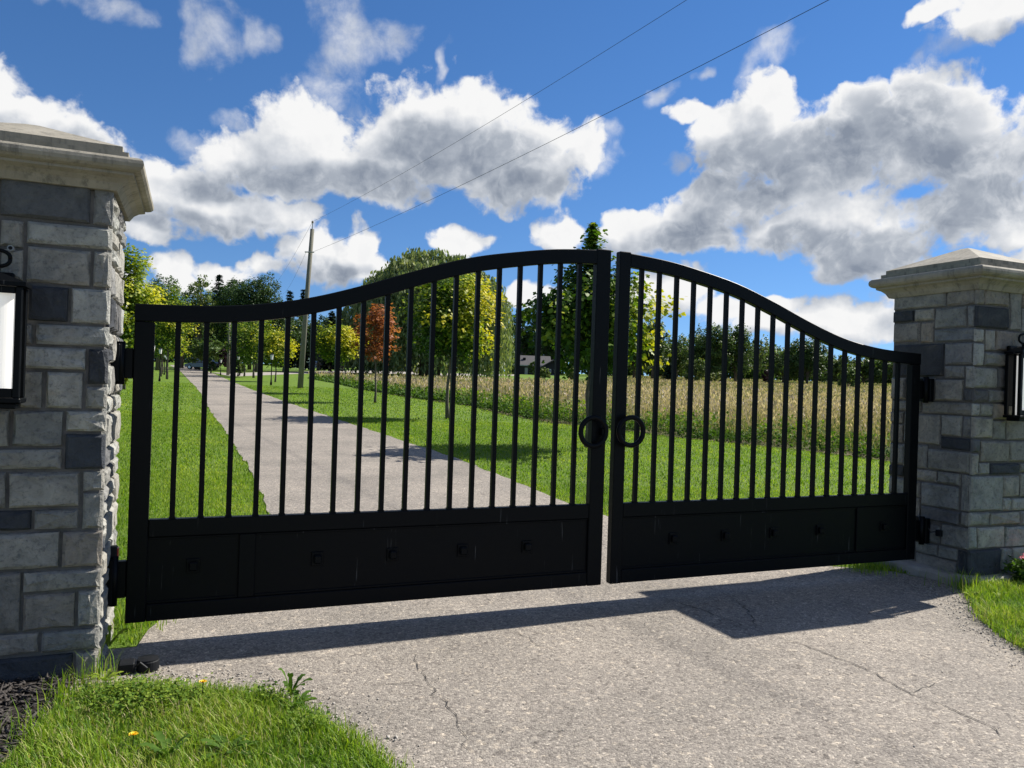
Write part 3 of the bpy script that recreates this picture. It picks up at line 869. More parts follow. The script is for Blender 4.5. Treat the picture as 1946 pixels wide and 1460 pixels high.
# footing under the right pillar, broken along the drive
_b = bmesh.new()
_rn = random.Random(3)
_pts = []
for (a, b_, n_) in [((-0.53, -0.50), (0.55, -0.47), 9), ((0.55, -0.47), (0.55, 0.5), 3), ((0.55, 0.5), (-0.53, 0.52), 3), ((-0.53, 0.52), (-0.53, -0.50), 9)]:
    for i in range(n_):
        t = i / n_
        _pts.append((a[0] + (b_[0] - a[0]) * t + _rn.uniform(-.018, .018), a[1] + (b_[1] - a[1]) * t + _rn.uniform(-.018, .018)))
_n = len(_pts)
_vs = [(x, y, -0.06) for x, y in _pts] + [(x * 0.99, y * 0.99, 0.045 + _rn.uniform(-.012, .01)) for x, y in _pts] + [(x * 0.94, y * 0.94, 0.07 + _rn.uniform(-.01, .01)) for x, y in _pts]
_fs = [(k * _n + i, k * _n + (i + 1) % _n, (k + 1) * _n + (i + 1) % _n, (k + 1) * _n + i) for k in range(2) for i in range(_n)] + [tuple(2 * _n + i for i in range(_n))]
MB().add(_vs, _fs).build('footing', M['concrete'], right_pillar)
MB().tube([(0, -0.395, 0), (0, -0.425, 0)], 0.0125, 14).build('conduit_stub', M['grey'], left_pillar).location = (on_n(22, 473, -0.40)[0] - (-0.08 - LW / 2), 0, on_n(22, 473, -0.40)[1])
MB().tube([(0, -0.4255, 0), (0, -0.4265, 0)], 0.0085, 14).build('conduit_opening', M['plastic'], left_pillar).location = (on_n(22, 473, -0.40)[0] - (-0.08 - LW / 2), 0, on_n(22, 473, -0.40)[1])
# safety beam housings beside the lower hinges
_e = MB().box(-0.435, -0.40, -0.06, 0.0, 0.365, 0.43, 0.006).build('beam_housing', M['plastic'], right_pillar)
MB().box(-0.442, -0.4355, -0.052, -0.008, 0.372, 0.423).build('red_lens', M['red'], _e)
MB().box(-0.432, -0.40, -0.17, -0.125, 0.325, 0.375, 0.004).build('junction_box', M['plastic'], right_pillar)
MB().tube([(-0.425, -0.06, 0.375), (-0.435, -0.085, 0.345), (-0.43, -0.11, 0.355), (-0.42, -0.13, 0.36)], 0.004, 6).build('cable', M['wire'], right_pillar)
_e = MB().box(0.39, 0.425, -0.02, 0.04, 0.45, 0.52, 0.006).build('beam_housing', M['plastic'], left_pillar)
MB().box(0.4255, 0.432, -0.012, 0.032, 0.458, 0.512).build('red_lens', M['red'], _e)

# ------------------------------------------------------------------ utility pole, lamp posts, grey pole
def utility_pole():
    p = G(570, 738)
    D = p.y
    H = height(421, 585, D)
    root = thing('utility_pole', 'tall weathered wooden utility pole beside the driveway carrying two overhead wires', 'utility pole', p)
    top = at(585, D); lean = Vector((top.x - p.x, 0, 0))
    MB().tube([(0, 0, -0.3), lean * 0.5 + Vector((0, 0, H * 0.5)), lean + Vector((0, 0, H - 0.45))], [0.17, 0.14, 0.115], 12).build('pole', M['wood'], root, True)
    MB().tube([lean + Vector((0, 0, H - 0.5)), lean + Vector((0, 0, H - 0.08))], 0.03, 8).build('top_pin', M['grey'], root)
    MB().lathe([(0.03, H - 0.1), (0.075, H - 0.08), (0.05, H - 0.03), (0.07, H), (0.02, H + 0.05)], 10, (lean.x, 0)).build('insulator', M['ceramic'], root, True)
    z2 = height(480, 582, D)
    l2 = lean * (z2 / H)
    MB().box(l2.x - 0.28, l2.x + 0.28, -0.19, -0.12, z2 - 0.03, z2 + 0.03, 0.01).build('crossarm', M['grey'], root)
    z3 = height(655, 573, D)
    MB().box(-0.02, 0.05, -0.22, -0.16, z3 - 0.05, z3 + 0.05).build('number_tag', M['grey'], root)
    return p + lean + Vector((0, 0, H)), p + l2 + Vector((0.2, -0.15, z2 + 0.02))

w1, w2 = utility_pole()

def wire(a, b, sag, r, label, n=40):
    pts = []
    for i in range(n + 1):
        t = i / n
        p = a.lerp(b, t)
        p.z -= sag * 4 * t * (1 - t)
        pts.append(p)
    tag(MB().tube(pts, r, 5).build('overhead_wire', M['wire']), label, 'wire')

def on_ray(px, py, D):
    d = ray(px, py)
    return Vector((d.x * D, D, CAM_Z + d.z * D))

p1 = on_ray(1305, 0, 17.0)
p2 = on_ray(1575, 0, 15.0)
_lift = Vector((0, 0, 4 * (1 / 1.9) * (1 - 1 / 1.9)))
wire(w1, w1 + (p1 + _lift * 0.8 - w1) * 1.9, 0.8, 0.0055, 'upper thin wire running from the utility pole top across the blue sky')
wire(w2, w2 + (p2 + _lift * 0.8 - w2) * 1.9, 0.8, 0.0070, 'lower thin wire running from the utility pole crossarm across the sky')
wire(w1, on_ray(505, 560, 120), 0.6, 0.007, 'faint far wire dropping left behind the utility pole from its top')
wire(w2 + Vector((-0.4, 0, 0)), on_ray(535, 560, 120), 0.6, 0.007, 'faint far wire dropping left from the crossarm of the utility pole')

def lamp_post(px, py, top, label):
    p = G(px, py)
    H = max(1.6, min(2.6, height(top, px + 3, p.y)))
    r = thing('lamp_post', label, 'lamp post', p, YAW, 'lamp posts lining the driveway')
    MB().lathe([(0.07, 0), (0.07, 0.16), (0.05, 0.2), (0.045, 0.34), (0.034, 0.36), (0.03, H - 0.45), (0.05, H - 0.42), (0.05, H - 0.40)], 10).build('post', M['black'], r, True)
    MB().lathe([(0.07, H - 0.399), (0.10, H - 0.1), (0.10, H - 0.09)], 8).build('lamp_glass', M['lampglass'], r)
    for q in range(4):
        a = q * PI / 2
        MB().tube([(0.076 * math.cos(a), 0.076 * math.sin(a), H - 0.40), (0.108 * math.cos(a), 0.108 * math.sin(a), H - 0.085)], 0.008, 4).build('glass_bar', M['black'], r)
    MB().lathe([(0.13, H - 0.088), (0.12, H - 0.07), (0.05, H - 0.02), (0.015, H + 0.01), (0.012, H + 0.05)], 10).build('lamp_hood', M['black'], r)

lamp_post(303, 725, 661, 'lamp post on the left lawn, nearest of those in front of the yellow-green maple')
lamp_post(312, 712.5, 671, 'lamp post on the left lawn, second of the receding row')
lamp_post(315.5, 708.5, 676, 'lamp post on the left lawn, farthest of the receding row')
lamp_post(288, 741, 654, 'lamp post on the left lawn, largest, half hidden behind the gate hinge post')
lamp_post(515, 732, 672, 'lamp post on the right of the drive, in front of the gold young maple')
lamp_post(452, 716, 676, 'lamp post on the right of the drive, left of the twin green maples')
lamp_post(419, 713, 682, 'lamp post standing just left of the plain grey pole')
lamp_post(542, 716, 690, 'small far lamp post beside the side road, right of the gold maple')

def grey_pole():
    p = G(433, 713)
    H = height(612, 436, p.y)
    r = thing('street_light', 'plain pale grey light pole with a short bracket beside the driveway bend', 'street light', p)
    MB().tube([(0, 0, -0.1), (0, 0, H)], [0.16, 0.11], 10).build('pole', M['wood'], r, True)
    MB().tube([(0, 0, H - 0.35), (0.5, 0, H - 0.12), (0.9, 0, H - 0.3)], 0.035, 8).build('bracket', M['grey'], r)
    MB().box(-0.13, 0.13, -0.13, 0.13, H, H + 0.3, 0.03).build('light_head', M['grey'], r)
grey_pole()

# ------------------------------------------------------------------ houses
def bungalow():
    D = 226
    b = at(1003, D)
    px = D / F_PX
    W, Hh, dep = 62 * px, 2.9, 9.0
    r = thing('bungalow', 'low dark bungalow with grey shingle roof and a gabled wing beyond the meadow', 'house', b + Vector((0, 0, 0)), 0.06)
    x0, x1 = -41 * px, 20 * px
    MB().box(x0 + .3, x1, 0, dep, -0.3, Hh).build('wall', M['siding'], r)
    ridge = Hh + 2.9
    rf = MB()
    rf.add([(x0 - .5, -0.7, Hh - .15), (x1 + 4, -0.7, Hh - .15), (x1 + 4, dep / 2, ridge), (x0 - .5, dep / 2, ridge), (x0 - .5, dep + .7, Hh - .15), (x1 + 4, dep + .7, Hh - .15),
            (x0 - .5, -0.7, Hh - .4), (x1 + 4, -0.7, Hh - .4), (x0 - .5, dep + .7, Hh - .4), (x1 + 4, dep + .7, Hh - .4)],
           [(0, 1, 2, 3), (3, 2, 5, 4), (0, 6, 7, 1), (4, 5, 9, 8), (0, 3, 4, 8, 6), (1, 7, 9, 5, 2), (6, 8, 9, 7)])
    roof = rf.build('roof', M['shingle'], r)
    for vx in (x0 + 12 * px, x0 + 35 * px):
        MB().box(vx - .4, vx + .4, dep / 2 - 2.6, dep / 2 - 1.9, ridge - 1.5, ridge - .75).build('roof_vent', M['plastic'], roof)
    MB().box(x0 - .5, x1 + 4, -0.80, -0.70, Hh - .42, Hh - .10).build('gutter', M['grey'], r)
    # gabled wing to the right
    wx0, wx1 = 26 * px, 58 * px
    wr = MB()
    g = 1.9
    mid = (wx0 + wx1) / 2 + 0.8
    wr.add([(wx0, -2.0, -.5), (wx1, -2.0, -.5), (wx1, -2.0, Hh - .6), (mid, -2.0, Hh + g - .6), (wx0, -2.0, Hh - .6), (wx0, 5, -.5), (wx1, 5, -.5), (wx1, 5, Hh - .6), (mid, 5, Hh + g - .6), (wx0, 5, Hh - .6)],
           [(0, 1, 2, 3, 4), (5, 9, 8, 7, 6), (0, 5, 6, 1), (1, 6, 7, 2), (0, 4, 9, 5), (2, 7, 8, 3), (3, 8, 9, 4)])
    wr.build('wing_wall', M['siding'], r)
    k = MB()
    for a, z_a, c, z_c in ((wx0 - .8, Hh - 0.95, mid, Hh + g - .45), (mid, Hh + g - .45, wx1 + .8, Hh - 0.95)):
        k.add([(a, -2.7, z_a), (c, -2.7, z_c), (c, 5, z_c), (a, 5, z_a), (a, -2.7, z_a + .25), (c, -2.7, z_c + .25), (c, 5, z_c + .25), (a, 5, z_a + .25)],
              [(0, 1, 2, 3), (4, 7, 6, 5), (0, 4, 5, 1), (1, 5, 6, 2), (2, 6, 7, 3), (3, 7, 4, 0)])
    k.build('wing_roof', M['shingle'], r)
    for wa, wb in ((wx0 + 1.0, wx0 + 2.7), (wx1 - 1.4, wx1 - 0.3)):
        f = MB().box(wa, wb, -2.12, -2.0, 0.75, 1.75).build('window', M['white'], r)
        MB().box(wa + .12, (wa + wb) / 2 - .05, -2.16, -2.121, 0.87, 1.63).build('pane', M['glass'], f)
        MB().box((wa + wb) / 2 + .05, wb - .12, -2.16, -2.121, 0.87, 1.63).build('pane', M['glass'], f)
    MB().box(wx0, wx1, -2.4, -2.01, -0.5, 0.1).build('deck', M['grey'], r)
    d = MB().box(x0 + 5.5, x0 + 6.4, -0.08, 0.0, 0, 2.0).build('door', M['grey'], r)
bungalow()

def barn_house():
    D = 185
    px = D / F_PX
    b = at(735, D)
    r = thing('house', 'large dark house in shade behind the rust-red young tree and the willow', 'house', b, -0.05)
    W = 56 * px
    MB().box(-W, W * 0.95, 0, 9, -0.5, 5.6).build('wall', M['siding'], r)
    k = MB()
    k.add([(-W - .6, -0.8, 5.4), (W, -0.8, 5.4), (W, 4.5, 9.3), (-W - .6, 4.5, 9.3), (-W - .6, 9.8, 5.4), (W, 9.8, 5.4)], [(0, 1, 2, 3), (3, 2, 5, 4), (0, 3, 4), (1, 5, 2), (0, 4, 5, 1)])
    k.build('roof', M['shingle'], r)
    d = MB().box(-3.6, 0.2, -0.12, 0, -0.2, 2.6).build('garage_door', M['plastic'], r)
    arch = MB()
    arch.tube([(-3.7 + 3.95 * (0.5 - 0.5 * math.cos(PI * i / 12)), -0.2, 2.5 + 1.15 * math.sin(PI * i / 12)) for i in range(13)], 0.13, 6).build('arch_trim', M['grey'], r)
    for wa in (-6.2, 1.6):
        f = MB().box(wa, wa + 1.2, -0.1, 0, 1.0, 2.4).build('window', M['grey'], r)
        MB().box(wa + .1, wa + 1.1, -0.14, -0.101, 1.1, 2.3).build('pane', M['glass'], f)
    MB().box(3.6, 5.0, -0.14, 0, 2.6, 5.2).build('pale_panel', M['grey'], r)
    MB().box(2.6, 4.8, -0.9, -0.1, 2.25, 2.5).build('porch_canopy', M['grey'], r)
barn_house()

def board_fence():
    D = 172
    px = D / F_PX
    r = thing('board_fence', 'low pale board fence behind the black pickup truck', 'fence', at(573, D), 0.02)
    for i in range(7):
        x = -13 * px + i * 26 * px / 6
        MB().box(x - .07, x + .07, 0, .14, -.2, 1.75).build('post', M['fence'], r)
    for j in range(5):
        MB().box(-13 * px, 13 * px, -0.05, -0.002, 0.25 + j * .3, 0.50 + j * .3).build('board', M['fence'], r)
    s = thing('sign_board', 'small white sign on a post beside the pale fence', 'sign', at(586, D - 4))
    MB().box(-.05, .05, 0, .1, -0.2, 1.2).build('post', M['grey'], s)
    MB().box(-.55, .55, -.05, -.002, 1.0, 2.8).build('panel', M['white'], s)
board_fence()

# ------------------------------------------------------------------ parked vehicles
def extrude(prof, w, name, mat, parent, taper=0.0, zt=1.0):
    n = len(prof)
    vs = []
    for sgn in (-1, 1):
        for (x, z) in prof:
            k = w / 2 * (1 - taper * max(0, z - zt))
            vs.append((x, sgn * k, z))
    fs = [tuple(range(n)), tuple(reversed(range(n, 2 * n)))] + [(i, (i + 1) % n, n + (i + 1) % n, n + i) for i in range(n)]
    o = MB().add(vs, fs).build(name, mat, parent)
    bv = o.modifiers.new('bevel', 'BEVEL'); bv.width = 0.05; bv.segments = 2
    return o

def wheels(r, xs, w, R):
    for x in xs:
        for sy in (-1, 1):
            t = MB().tube([(x, sy * (w / 2 - 0.24), R), (x, sy * (w / 2 + 0.0), R)], R, 16).build('wheel', M['rubber'], r)
            MB().tube([(x, sy * (w / 2 + 0.001), R), (x, sy * (w / 2 + 0.02), R)], R * 0.62, 12).build('rim', M['chrome'], t)

def pickup():
    p = at(598, 152)
    r = thing('pickup_truck', 'black pickup truck parked on the side road beyond the utility pole', 'pickup truck', p, 0.42)
    body = extrude([(-2.75, 0.45), (2.8, 0.42), (2.85, 0.95), (2.7, 1.10), (1.25, 1.17), (-0.55, 1.17), (-2.75, 1.15)], 1.95, 'body', M['car'], r)
    cab = extrude([(-0.75, 1.16), (1.35, 1.16), (0.55, 1.80), (-0.55, 1.82)], 1.80, 'cab', M['car'], r, 0.22, 1.16)
    for sy in (-1, 1):
        MB().add([(-0.62, sy * 0.90, 1.22), (0.15, sy * 0.90, 1.22), (0.15, sy * 0.80, 1.70), (-0.48, sy * 0.80, 1.70), (-0.62, sy * 0.86, 1.22), (0.15, sy * 0.86, 1.22), (0.15, sy * 0.76, 1.70), (-0.48, sy * 0.76, 1.70)], [(0, 1, 2, 3), (7, 6, 5, 4), (0, 4, 5, 1), (2, 6, 7, 3)]).build('side_window', M['glass'], r)
        MB().box(2.70, 2.875, sy * 0.62 - 0.22, sy * 0.62 + 0.22, 0.72, 0.92).build('headlight', M['white'], r)
    MB().add([(1.22, -0.72, 1.24), (1.22, 0.72, 1.24), (0.62, 0.64, 1.73), (0.62, -0.64, 1.73), (1.28, -0.72, 1.24), (1.28, 0.72, 1.24), (0.68, 0.64, 1.73), (0.68, -0.64, 1.73)], [(4, 5, 6, 7), (0, 3, 2, 1), (0, 1, 5, 4), (2, 3, 7, 6)]).build('windscreen', M['glass'], r)
    MB().box(2.78, 2.95, -0.93, 0.93, 0.42, 0.66, 0.04).build('bumper', M['chrome'], r)
    MB().box(-2.6, -0.85, -0.80, 0.80, 1.12, 1.19).build('bed', M['plastic'], r)
    wheels(r, (-1.75, 1.8), 1.95, 0.38)
    r.rotation_euler = (0, 0, PI - 0.35)
pickup()

def parked_car(px, D, label, rz, mat):
    r = thing('parked_car', label, 'car', at(px, D), rz)
    extrude([(-2.2, 0.35), (2.2, 0.33), (2.25, 0.75), (1.2, 0.98), (-2.15, 1.02)], 1.8, 'body', mat, r)
    extrude([(-2.05, 1.0), (1.15, 0.98), (0.35, 1.58), (-1.8, 1.62)], 1.66, 'cabin', mat, r, 0.2, 1.0)
    for sy in (-1, 1):
        MB().box(-1.6, 0.45, sy * 0.76 - 0.03, sy * 0.76 + 0.03, 1.06, 1.48).build('side_window', M['glass'], r)
        MB().box(2.10, 2.27, sy * 0.6 - 0.2, sy * 0.6 + 0.2, 0.58, 0.74).build('headlight', M['white'], r)
    wheels(r, (-1.4, 1.4), 1.8, 0.34)
parked_car(384, 108, 'dark car parked in tree shade under the spreading green tree', PI - 0.2, M['car'])

# ------------------------------------------------------------------ trees
def woody(root, H, trunk_h, r0, hw, nb, rnd, lean=(0, 0), rise=0.55, leader_top=0.97, prof=None, mat='bark'):
    """trunk, leader and branches in one woody mesh; returns branch polylines in local coordinates"""
    m_ = MB()
    ldr = []
    for i in range(9):
        t = i / 8
        ldr.append(Vector((lean[0] * t * t + rnd.uniform(-1, 1) * 0.012 * H * (t > 0), lean[1] * t * t + rnd.uniform(-1, 1) * 0.012 * H * (t > 0), H * leader_top * t - (0.15 if i == 0 else 0))))
    m_.tube(ldr, [r0 * (1.35 if i == 0 else 1) * (1 - 0.93 * (i / 8) ** 0.85) + 0.004 for i in range(9)], 8)
    brs = []
    for k in range(nb):
        t = (k + rnd.random()) / nb
        z = trunk_h * 0.92 + (H * 0.96 - trunk_h) * t ** 1.1
        f = z / (H * leader_top) * 8
        i = min(7, int(f))
        p = ldr[i].lerp(ldr[i + 1], f - i)
        u = (z - trunk_h) / (H - trunk_h)
        L = hw * prof(max(0, u)) * rnd.uniform(0.78, 1.08)
        a = k * 2.399 + rnd.uniform(-.4, .4)
        d = Vector((math.cos(a), math.sin(a), 0))
        ri = rise * rnd.uniform(0.7, 1.3)
        pts = [p, p + d * L * 0.4 + Vector((0, 0, L * ri * 0.55)), p + d * L * 0.75 + Vector((rnd.uniform(-.1, .1) * L, rnd.uniform(-.1, .1) * L, L * ri * 0.9)), p + d * L + Vector((rnd.uniform(-.12, .12) * L, rnd.uniform(-.12, .12) * L, L * ri * 1.1))]
        rb = max(0.006, r0 * 0.42 * (1 - u * 0.7))
        m_.tube(pts, [rb, rb * 0.7, rb * 0.45, rb * 0.2], 5, False)
        brs.append((pts, u, L))
    o = m_.build('trunk', M[mat], root, True)
    return brs, ldr

def maple(label, base, H, trunk_h, hw, n, leaf, seed, tint=(0.25, 0.55), mat='maple', prof=None, r0=None, group='young maples lining the driveway', spire=0.0, name='maple_tree', kind='maple', nb=30, cat='tree', yellow_right=0.0, rise=0.55, spread=0.17):
    rnd = random.Random(seed)
    root = thing(name, label, cat, base, 0, group)
    prof = prof or (lambda u: max(0.12, math.sin(PI * min(1, (u * 0.92 + 0.10)) ** 0.75) ** 0.75))
    brs, ldr = woody(root, H, trunk_h, r0 or 0.0125 * H, hw, nb, rnd, rise=rise, prof=prof)
    P, T, O = [], [], []
    wsum = sum(L ** 1.5 + 0.05 for _, _, L in brs)
    for pts, u, L in brs:
        m_ = max(6, int(n * (L ** 1.5 + 0.05) / wsum))
        nc = max(4, int(m_ / 26))
        cl = []
        for c in range(nc):
            t = 0.22 + 0.83 * (c + RNG.uniform(0, 1)) / nc
            f = min(2.999, t * 3)
            i = int(f)
            q = pts[i].lerp(pts[i + 1], f - i)
            cl.append(np.array(q) + RNG.normal(0, 0.15 * L + 0.03, 3) * (0.4 + 0.8 * t))
        cl = np.array(cl)
        idx = RNG.integers(0, nc, m_)
        sp = spread * hw * (0.45 + 0.55 * RNG.uniform(0.6, 1.2))
        pp = cl[idx] + RNG.normal(0, sp, (m_, 3)) * [1, 1, 0.75]
        P.append(pp)
        ct = RNG.uniform(-0.16, 0.16, nc)[idx]
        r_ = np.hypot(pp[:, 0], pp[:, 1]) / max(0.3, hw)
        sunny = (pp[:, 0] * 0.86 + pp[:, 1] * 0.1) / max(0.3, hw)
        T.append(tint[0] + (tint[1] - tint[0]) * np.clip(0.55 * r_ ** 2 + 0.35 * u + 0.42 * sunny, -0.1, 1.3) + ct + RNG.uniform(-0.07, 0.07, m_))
    if spire > 0:
        m_ = int(n * 0.055)
        z = RNG.uniform(H * 0.78, H * 0.995, m_)
        P.append(np.c_[np.array([ldr[-1].x, ldr[-1].y])[None, :] + RNG.normal(0, 1, (m_, 2)) * (spire * (1.12 - (z / H))[:, None]), z])
        T.append(np.full(m_, tint[0] + 0.4 * (tint[1] - tint[0])) + RNG.uniform(-.2, .25, m_))
    P, T = np.concatenate(P), np.concatenate(T)
    keep = P[:, 2] > trunk_h * 0.86
    P, T = P[keep], T[keep]
    out = P - np.array([0, 0, (H + trunk_h) / 2])
    out /= np.linalg.norm(out, axis=1)[:, None] + 1e-6
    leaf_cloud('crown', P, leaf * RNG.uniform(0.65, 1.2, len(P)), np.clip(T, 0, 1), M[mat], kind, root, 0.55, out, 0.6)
    return root

def px_tree(label, px, py, top, hwpx, **kw):
    b = G(px, py)
    H = height(top, px, b.y) + 0.0
    return maple(label, b, H, kw.pop('clear') * H, hwpx / F_PX * b.y, **kw)

def pl(pts):
    def f(u):
        u = min(1.0, max(0.0, u))
        for (a, x), (b, y) in zip(pts[:-1], pts[1:]):
            if u <= b: return x + (y - x) * (u - a) / (b - a)
        return pts[-1][1]
    return f
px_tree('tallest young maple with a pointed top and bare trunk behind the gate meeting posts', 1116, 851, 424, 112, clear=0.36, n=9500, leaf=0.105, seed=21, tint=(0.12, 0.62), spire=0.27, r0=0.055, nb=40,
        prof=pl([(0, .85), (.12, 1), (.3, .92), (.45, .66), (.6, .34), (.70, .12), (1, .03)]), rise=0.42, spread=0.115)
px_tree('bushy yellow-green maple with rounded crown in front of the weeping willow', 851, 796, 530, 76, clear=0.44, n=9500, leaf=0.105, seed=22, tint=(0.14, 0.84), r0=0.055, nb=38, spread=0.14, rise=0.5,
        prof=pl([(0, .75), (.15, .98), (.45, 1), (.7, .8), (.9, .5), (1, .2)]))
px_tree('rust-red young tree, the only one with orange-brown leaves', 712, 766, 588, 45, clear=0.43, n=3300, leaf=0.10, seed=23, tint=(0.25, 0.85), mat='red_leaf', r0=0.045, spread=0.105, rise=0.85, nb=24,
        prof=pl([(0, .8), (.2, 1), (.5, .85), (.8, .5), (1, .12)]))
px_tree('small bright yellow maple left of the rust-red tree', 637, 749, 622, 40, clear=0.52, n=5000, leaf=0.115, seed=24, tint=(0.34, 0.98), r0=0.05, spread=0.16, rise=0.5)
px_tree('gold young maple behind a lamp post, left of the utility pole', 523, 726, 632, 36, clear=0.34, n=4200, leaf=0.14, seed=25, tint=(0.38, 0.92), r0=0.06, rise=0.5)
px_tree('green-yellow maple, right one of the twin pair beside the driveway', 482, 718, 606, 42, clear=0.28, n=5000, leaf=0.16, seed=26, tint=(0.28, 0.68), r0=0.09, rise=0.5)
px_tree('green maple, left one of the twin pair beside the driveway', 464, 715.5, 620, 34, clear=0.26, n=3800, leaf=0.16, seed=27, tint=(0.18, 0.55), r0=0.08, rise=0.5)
# left row, their trunks hidden behind the stone pillar or standing in the left lawn
for (px, D, top, hw, n, leaf, seed, tn, lb) in [
    (226, 30.0, 466, 64, 11000, 0.125, 31, (0.26, 0.68), 'tall yellow-green maple rising right beside the left stone pillar'),
    (318, 56.0, 538, 40, 6500, 0.14, 32, (0.28, 0.66), 'olive-yellow maple crown behind the top of the gate hinge post'),
    (306, 63.0, 572, 38, 6000, 0.15, 33, (0.32, 0.72), 'bright yellow-green maple behind the lamp posts of the left lawn'),
    (308, 72.0, 596, 34, 2400, 0.20, 34, (0.32, 0.64), 'yellow-green maple farther along the left row'),
    (312, 84.0, 612, 28, 1800, 0.22, 35, (0.28, 0.58), 'last and smallest maple of the left row'),
]:
    b = at(px, D)
    H = height(top, px, D)
    maple(lb, b, H, H * 0.28, hw / F_PX * D, n, leaf, seed, tint=tn, r0=0.011 * H)

def wild_tree(label, px, D, top, hwpx, seed, n=4200, tone=(0.2, 0.6), mat='wild', leaf=None, clear=0.12, lobes=13, group='trees beyond the meadow and lawns', name='broadleaf_tree', sparse=0.0):
    rnd = random.Random(seed)
    b = at(px, D)
    H = max(2.0, height(top, px, D))
    hw = hwpx / F_PX * D
    leaf = leaf or max(0.2, D * 0.0023)
    n = int(n * 2.0)
    root = thing(name, label, 'tree', b, 0, group)
    m_ = MB()
    r0 = 0.018 * H + 0.04
    m_.tube([(0, 0, -0.3), (rnd.uniform(-.2, .2), 0, H * 0.3), (rnd.uniform(-.4, .4), 0, H * 0.6), (0, 0, H * 0.9)], [r0 * 1.3, r0, r0 * 0.6, r0 * 0.15], 8)
    P, T, O = [], [], []
    cen = []
    lobes = int(lobes * 1.6)
    zc = H * (clear + (1 - clear) * 0.48)
    for k in range(lobes):
        ct = 1 - 1.75 * (k + 0.5) / lobes            # +1 top .. -0.75 low
        st = math.sqrt(max(0, 1 - ct * ct))
        a = k * 2.399 + rnd.uniform(-.4, .4)
        rr = min(hw, H * 0.4) * rnd.uniform(0.34, 0.50)
        inner = 0.45 if k % 4 == 3 else rnd.uniform(0.86, 1.04)
        hv = (H - zc - rr * 0.85) if ct > 0 else (zc - H * clear - rr * 0.4)
        q = Vector((math.cos(a) * st * (hw - rr * 0.8) * inner, math.sin(a) * st * (hw - rr * 0.8) * inner, zc + ct * hv * (inner if k else 1.0)))
        cen.append((q, rr))
        m_.tube([(0, 0, max(H * 0.16, q.z * 0.55)), (q.x * 0.5, q.y * 0.5, q.z * 0.85), (q.x, q.y, q.z + rr * 0.3)], [r0 * 0.4, r0 * 0.25, r0 * 0.08], 5, False)
    tot = sum(r ** 2 for _, r in cen)
    for q, rr in cen:
        m2 = int(n * rr ** 2 / tot)
        nc = max(6, int(m2 / 22))
        d = RNG.normal(size=(nc, 3))
        d /= np.linalg.norm(d, axis=1)[:, None]
        c = d * rr * RNG.uniform(0.55, 1.05, (nc, 1)) * [1, 1, 0.82]
        idx = RNG.integers(0, nc, m2)
        pp = c[idx] + RNG.normal(0, rr * 0.16, (m2, 3))
        P.append(pp + np.array(q))
        O.append(d[idx])
        T.append(tone[0] + (tone[1] - tone[0]) * RNG.uniform(0, 1, nc)[idx] + RNG.uniform(-.1, .1, m2))
    P, T, O = np.concatenate(P), np.concatenate(T), np.concatenate(O)
    if sparse > 0:
        k = RNG.uniform(0, 1, len(P)) > sparse
        P, T, O = P[k], T[k], O[k]
    k = P[:, 2] > 0.05
    P, T, O = P[k], T[k], O[k]
    m_.build('trunk', M['bark'], root, True)
    leaf_cloud('crown', P, leaf * RNG.uniform(0.7, 1.3, len(P)), np.clip(T, 0, 1), M[mat], 'clump', root, 0.25, O, 0.9)
    return root

def conifer(label, px, D, top, hwpx, seed, n=2600, tone=(0.2, 0.9), group='trees beyond the meadow and lawns', low=0.08):
    rnd = random.Random(seed)
    b = at(px, D)
    H = height(top, px, D)
    hw = hwpx / F_PX * D
    root = thing('spruce_tree', label, 'tree', b, 0, group)
    m_ = MB().tube([(0, 0, -0.3), (0, 0, H * 0.5), (0, 0, H)], [0.016 * H, 0.010 * H, 0.01], 8)
    P, Y = [], []
    tiers = 24
    for t in range(tiers):
        u = t / (tiers - 1)
        z = H * (low + (0.985 - low) * u)
        L = hw * (1 - u) ** 0.85 + 0.06 * hw
        for k in range(7):
            a = k * 2 * PI / 7 + t * 0.7 + rnd.uniform(-.3, .3)
            l = L * rnd.uniform(0.7, 1.1)
            cnt = max(3, int(n / (tiers * 7) * (0.35 + 1.3 * (1 - u))))
            s = RNG.uniform(0.12, 1.0, cnt)
            drop = -0.22 * l * s + 0.16 * l * s ** 3
            q = np.c_[np.cos(a) * l * s, np.sin(a) * l * s, z + drop]
            P.append(q + RNG.normal(0, 0.05 * hw, (cnt, 3)))
            Y.append(np.tile([math.cos(a), math.sin(a), -0.15], (cnt, 1)))
            m_.tube([(0, 0, z), (math.cos(a) * l * .8, math.sin(a) * l * .8, z - 0.16 * l)], [0.004 * H * (1 - u) + .01, 0.008], 4, False)
    P, Y = np.concatenate(P), np.concatenate(Y)
    m_.build('trunk', M['bark'], root, True)
    n_ = len(P)
    y = Y + RNG.normal(0, 0.35, (n_, 3))
    y /= np.linalg.norm(y, axis=1)[:, None]
    x = np.cross(y, [0, 0, 1.0])
    x /= np.linalg.norm(x, axis=1)[:, None]
    leaf_cloud('crown', P, max(0.3, D * 0.0042) * RNG.uniform(0.7, 1.3, n_), np.clip(RNG.uniform(tone[0], tone[1], n_), 0, 1), M['needle'], 'slim', root, frames=(x * 2.2, y, np.cross(x, y)))
    return root

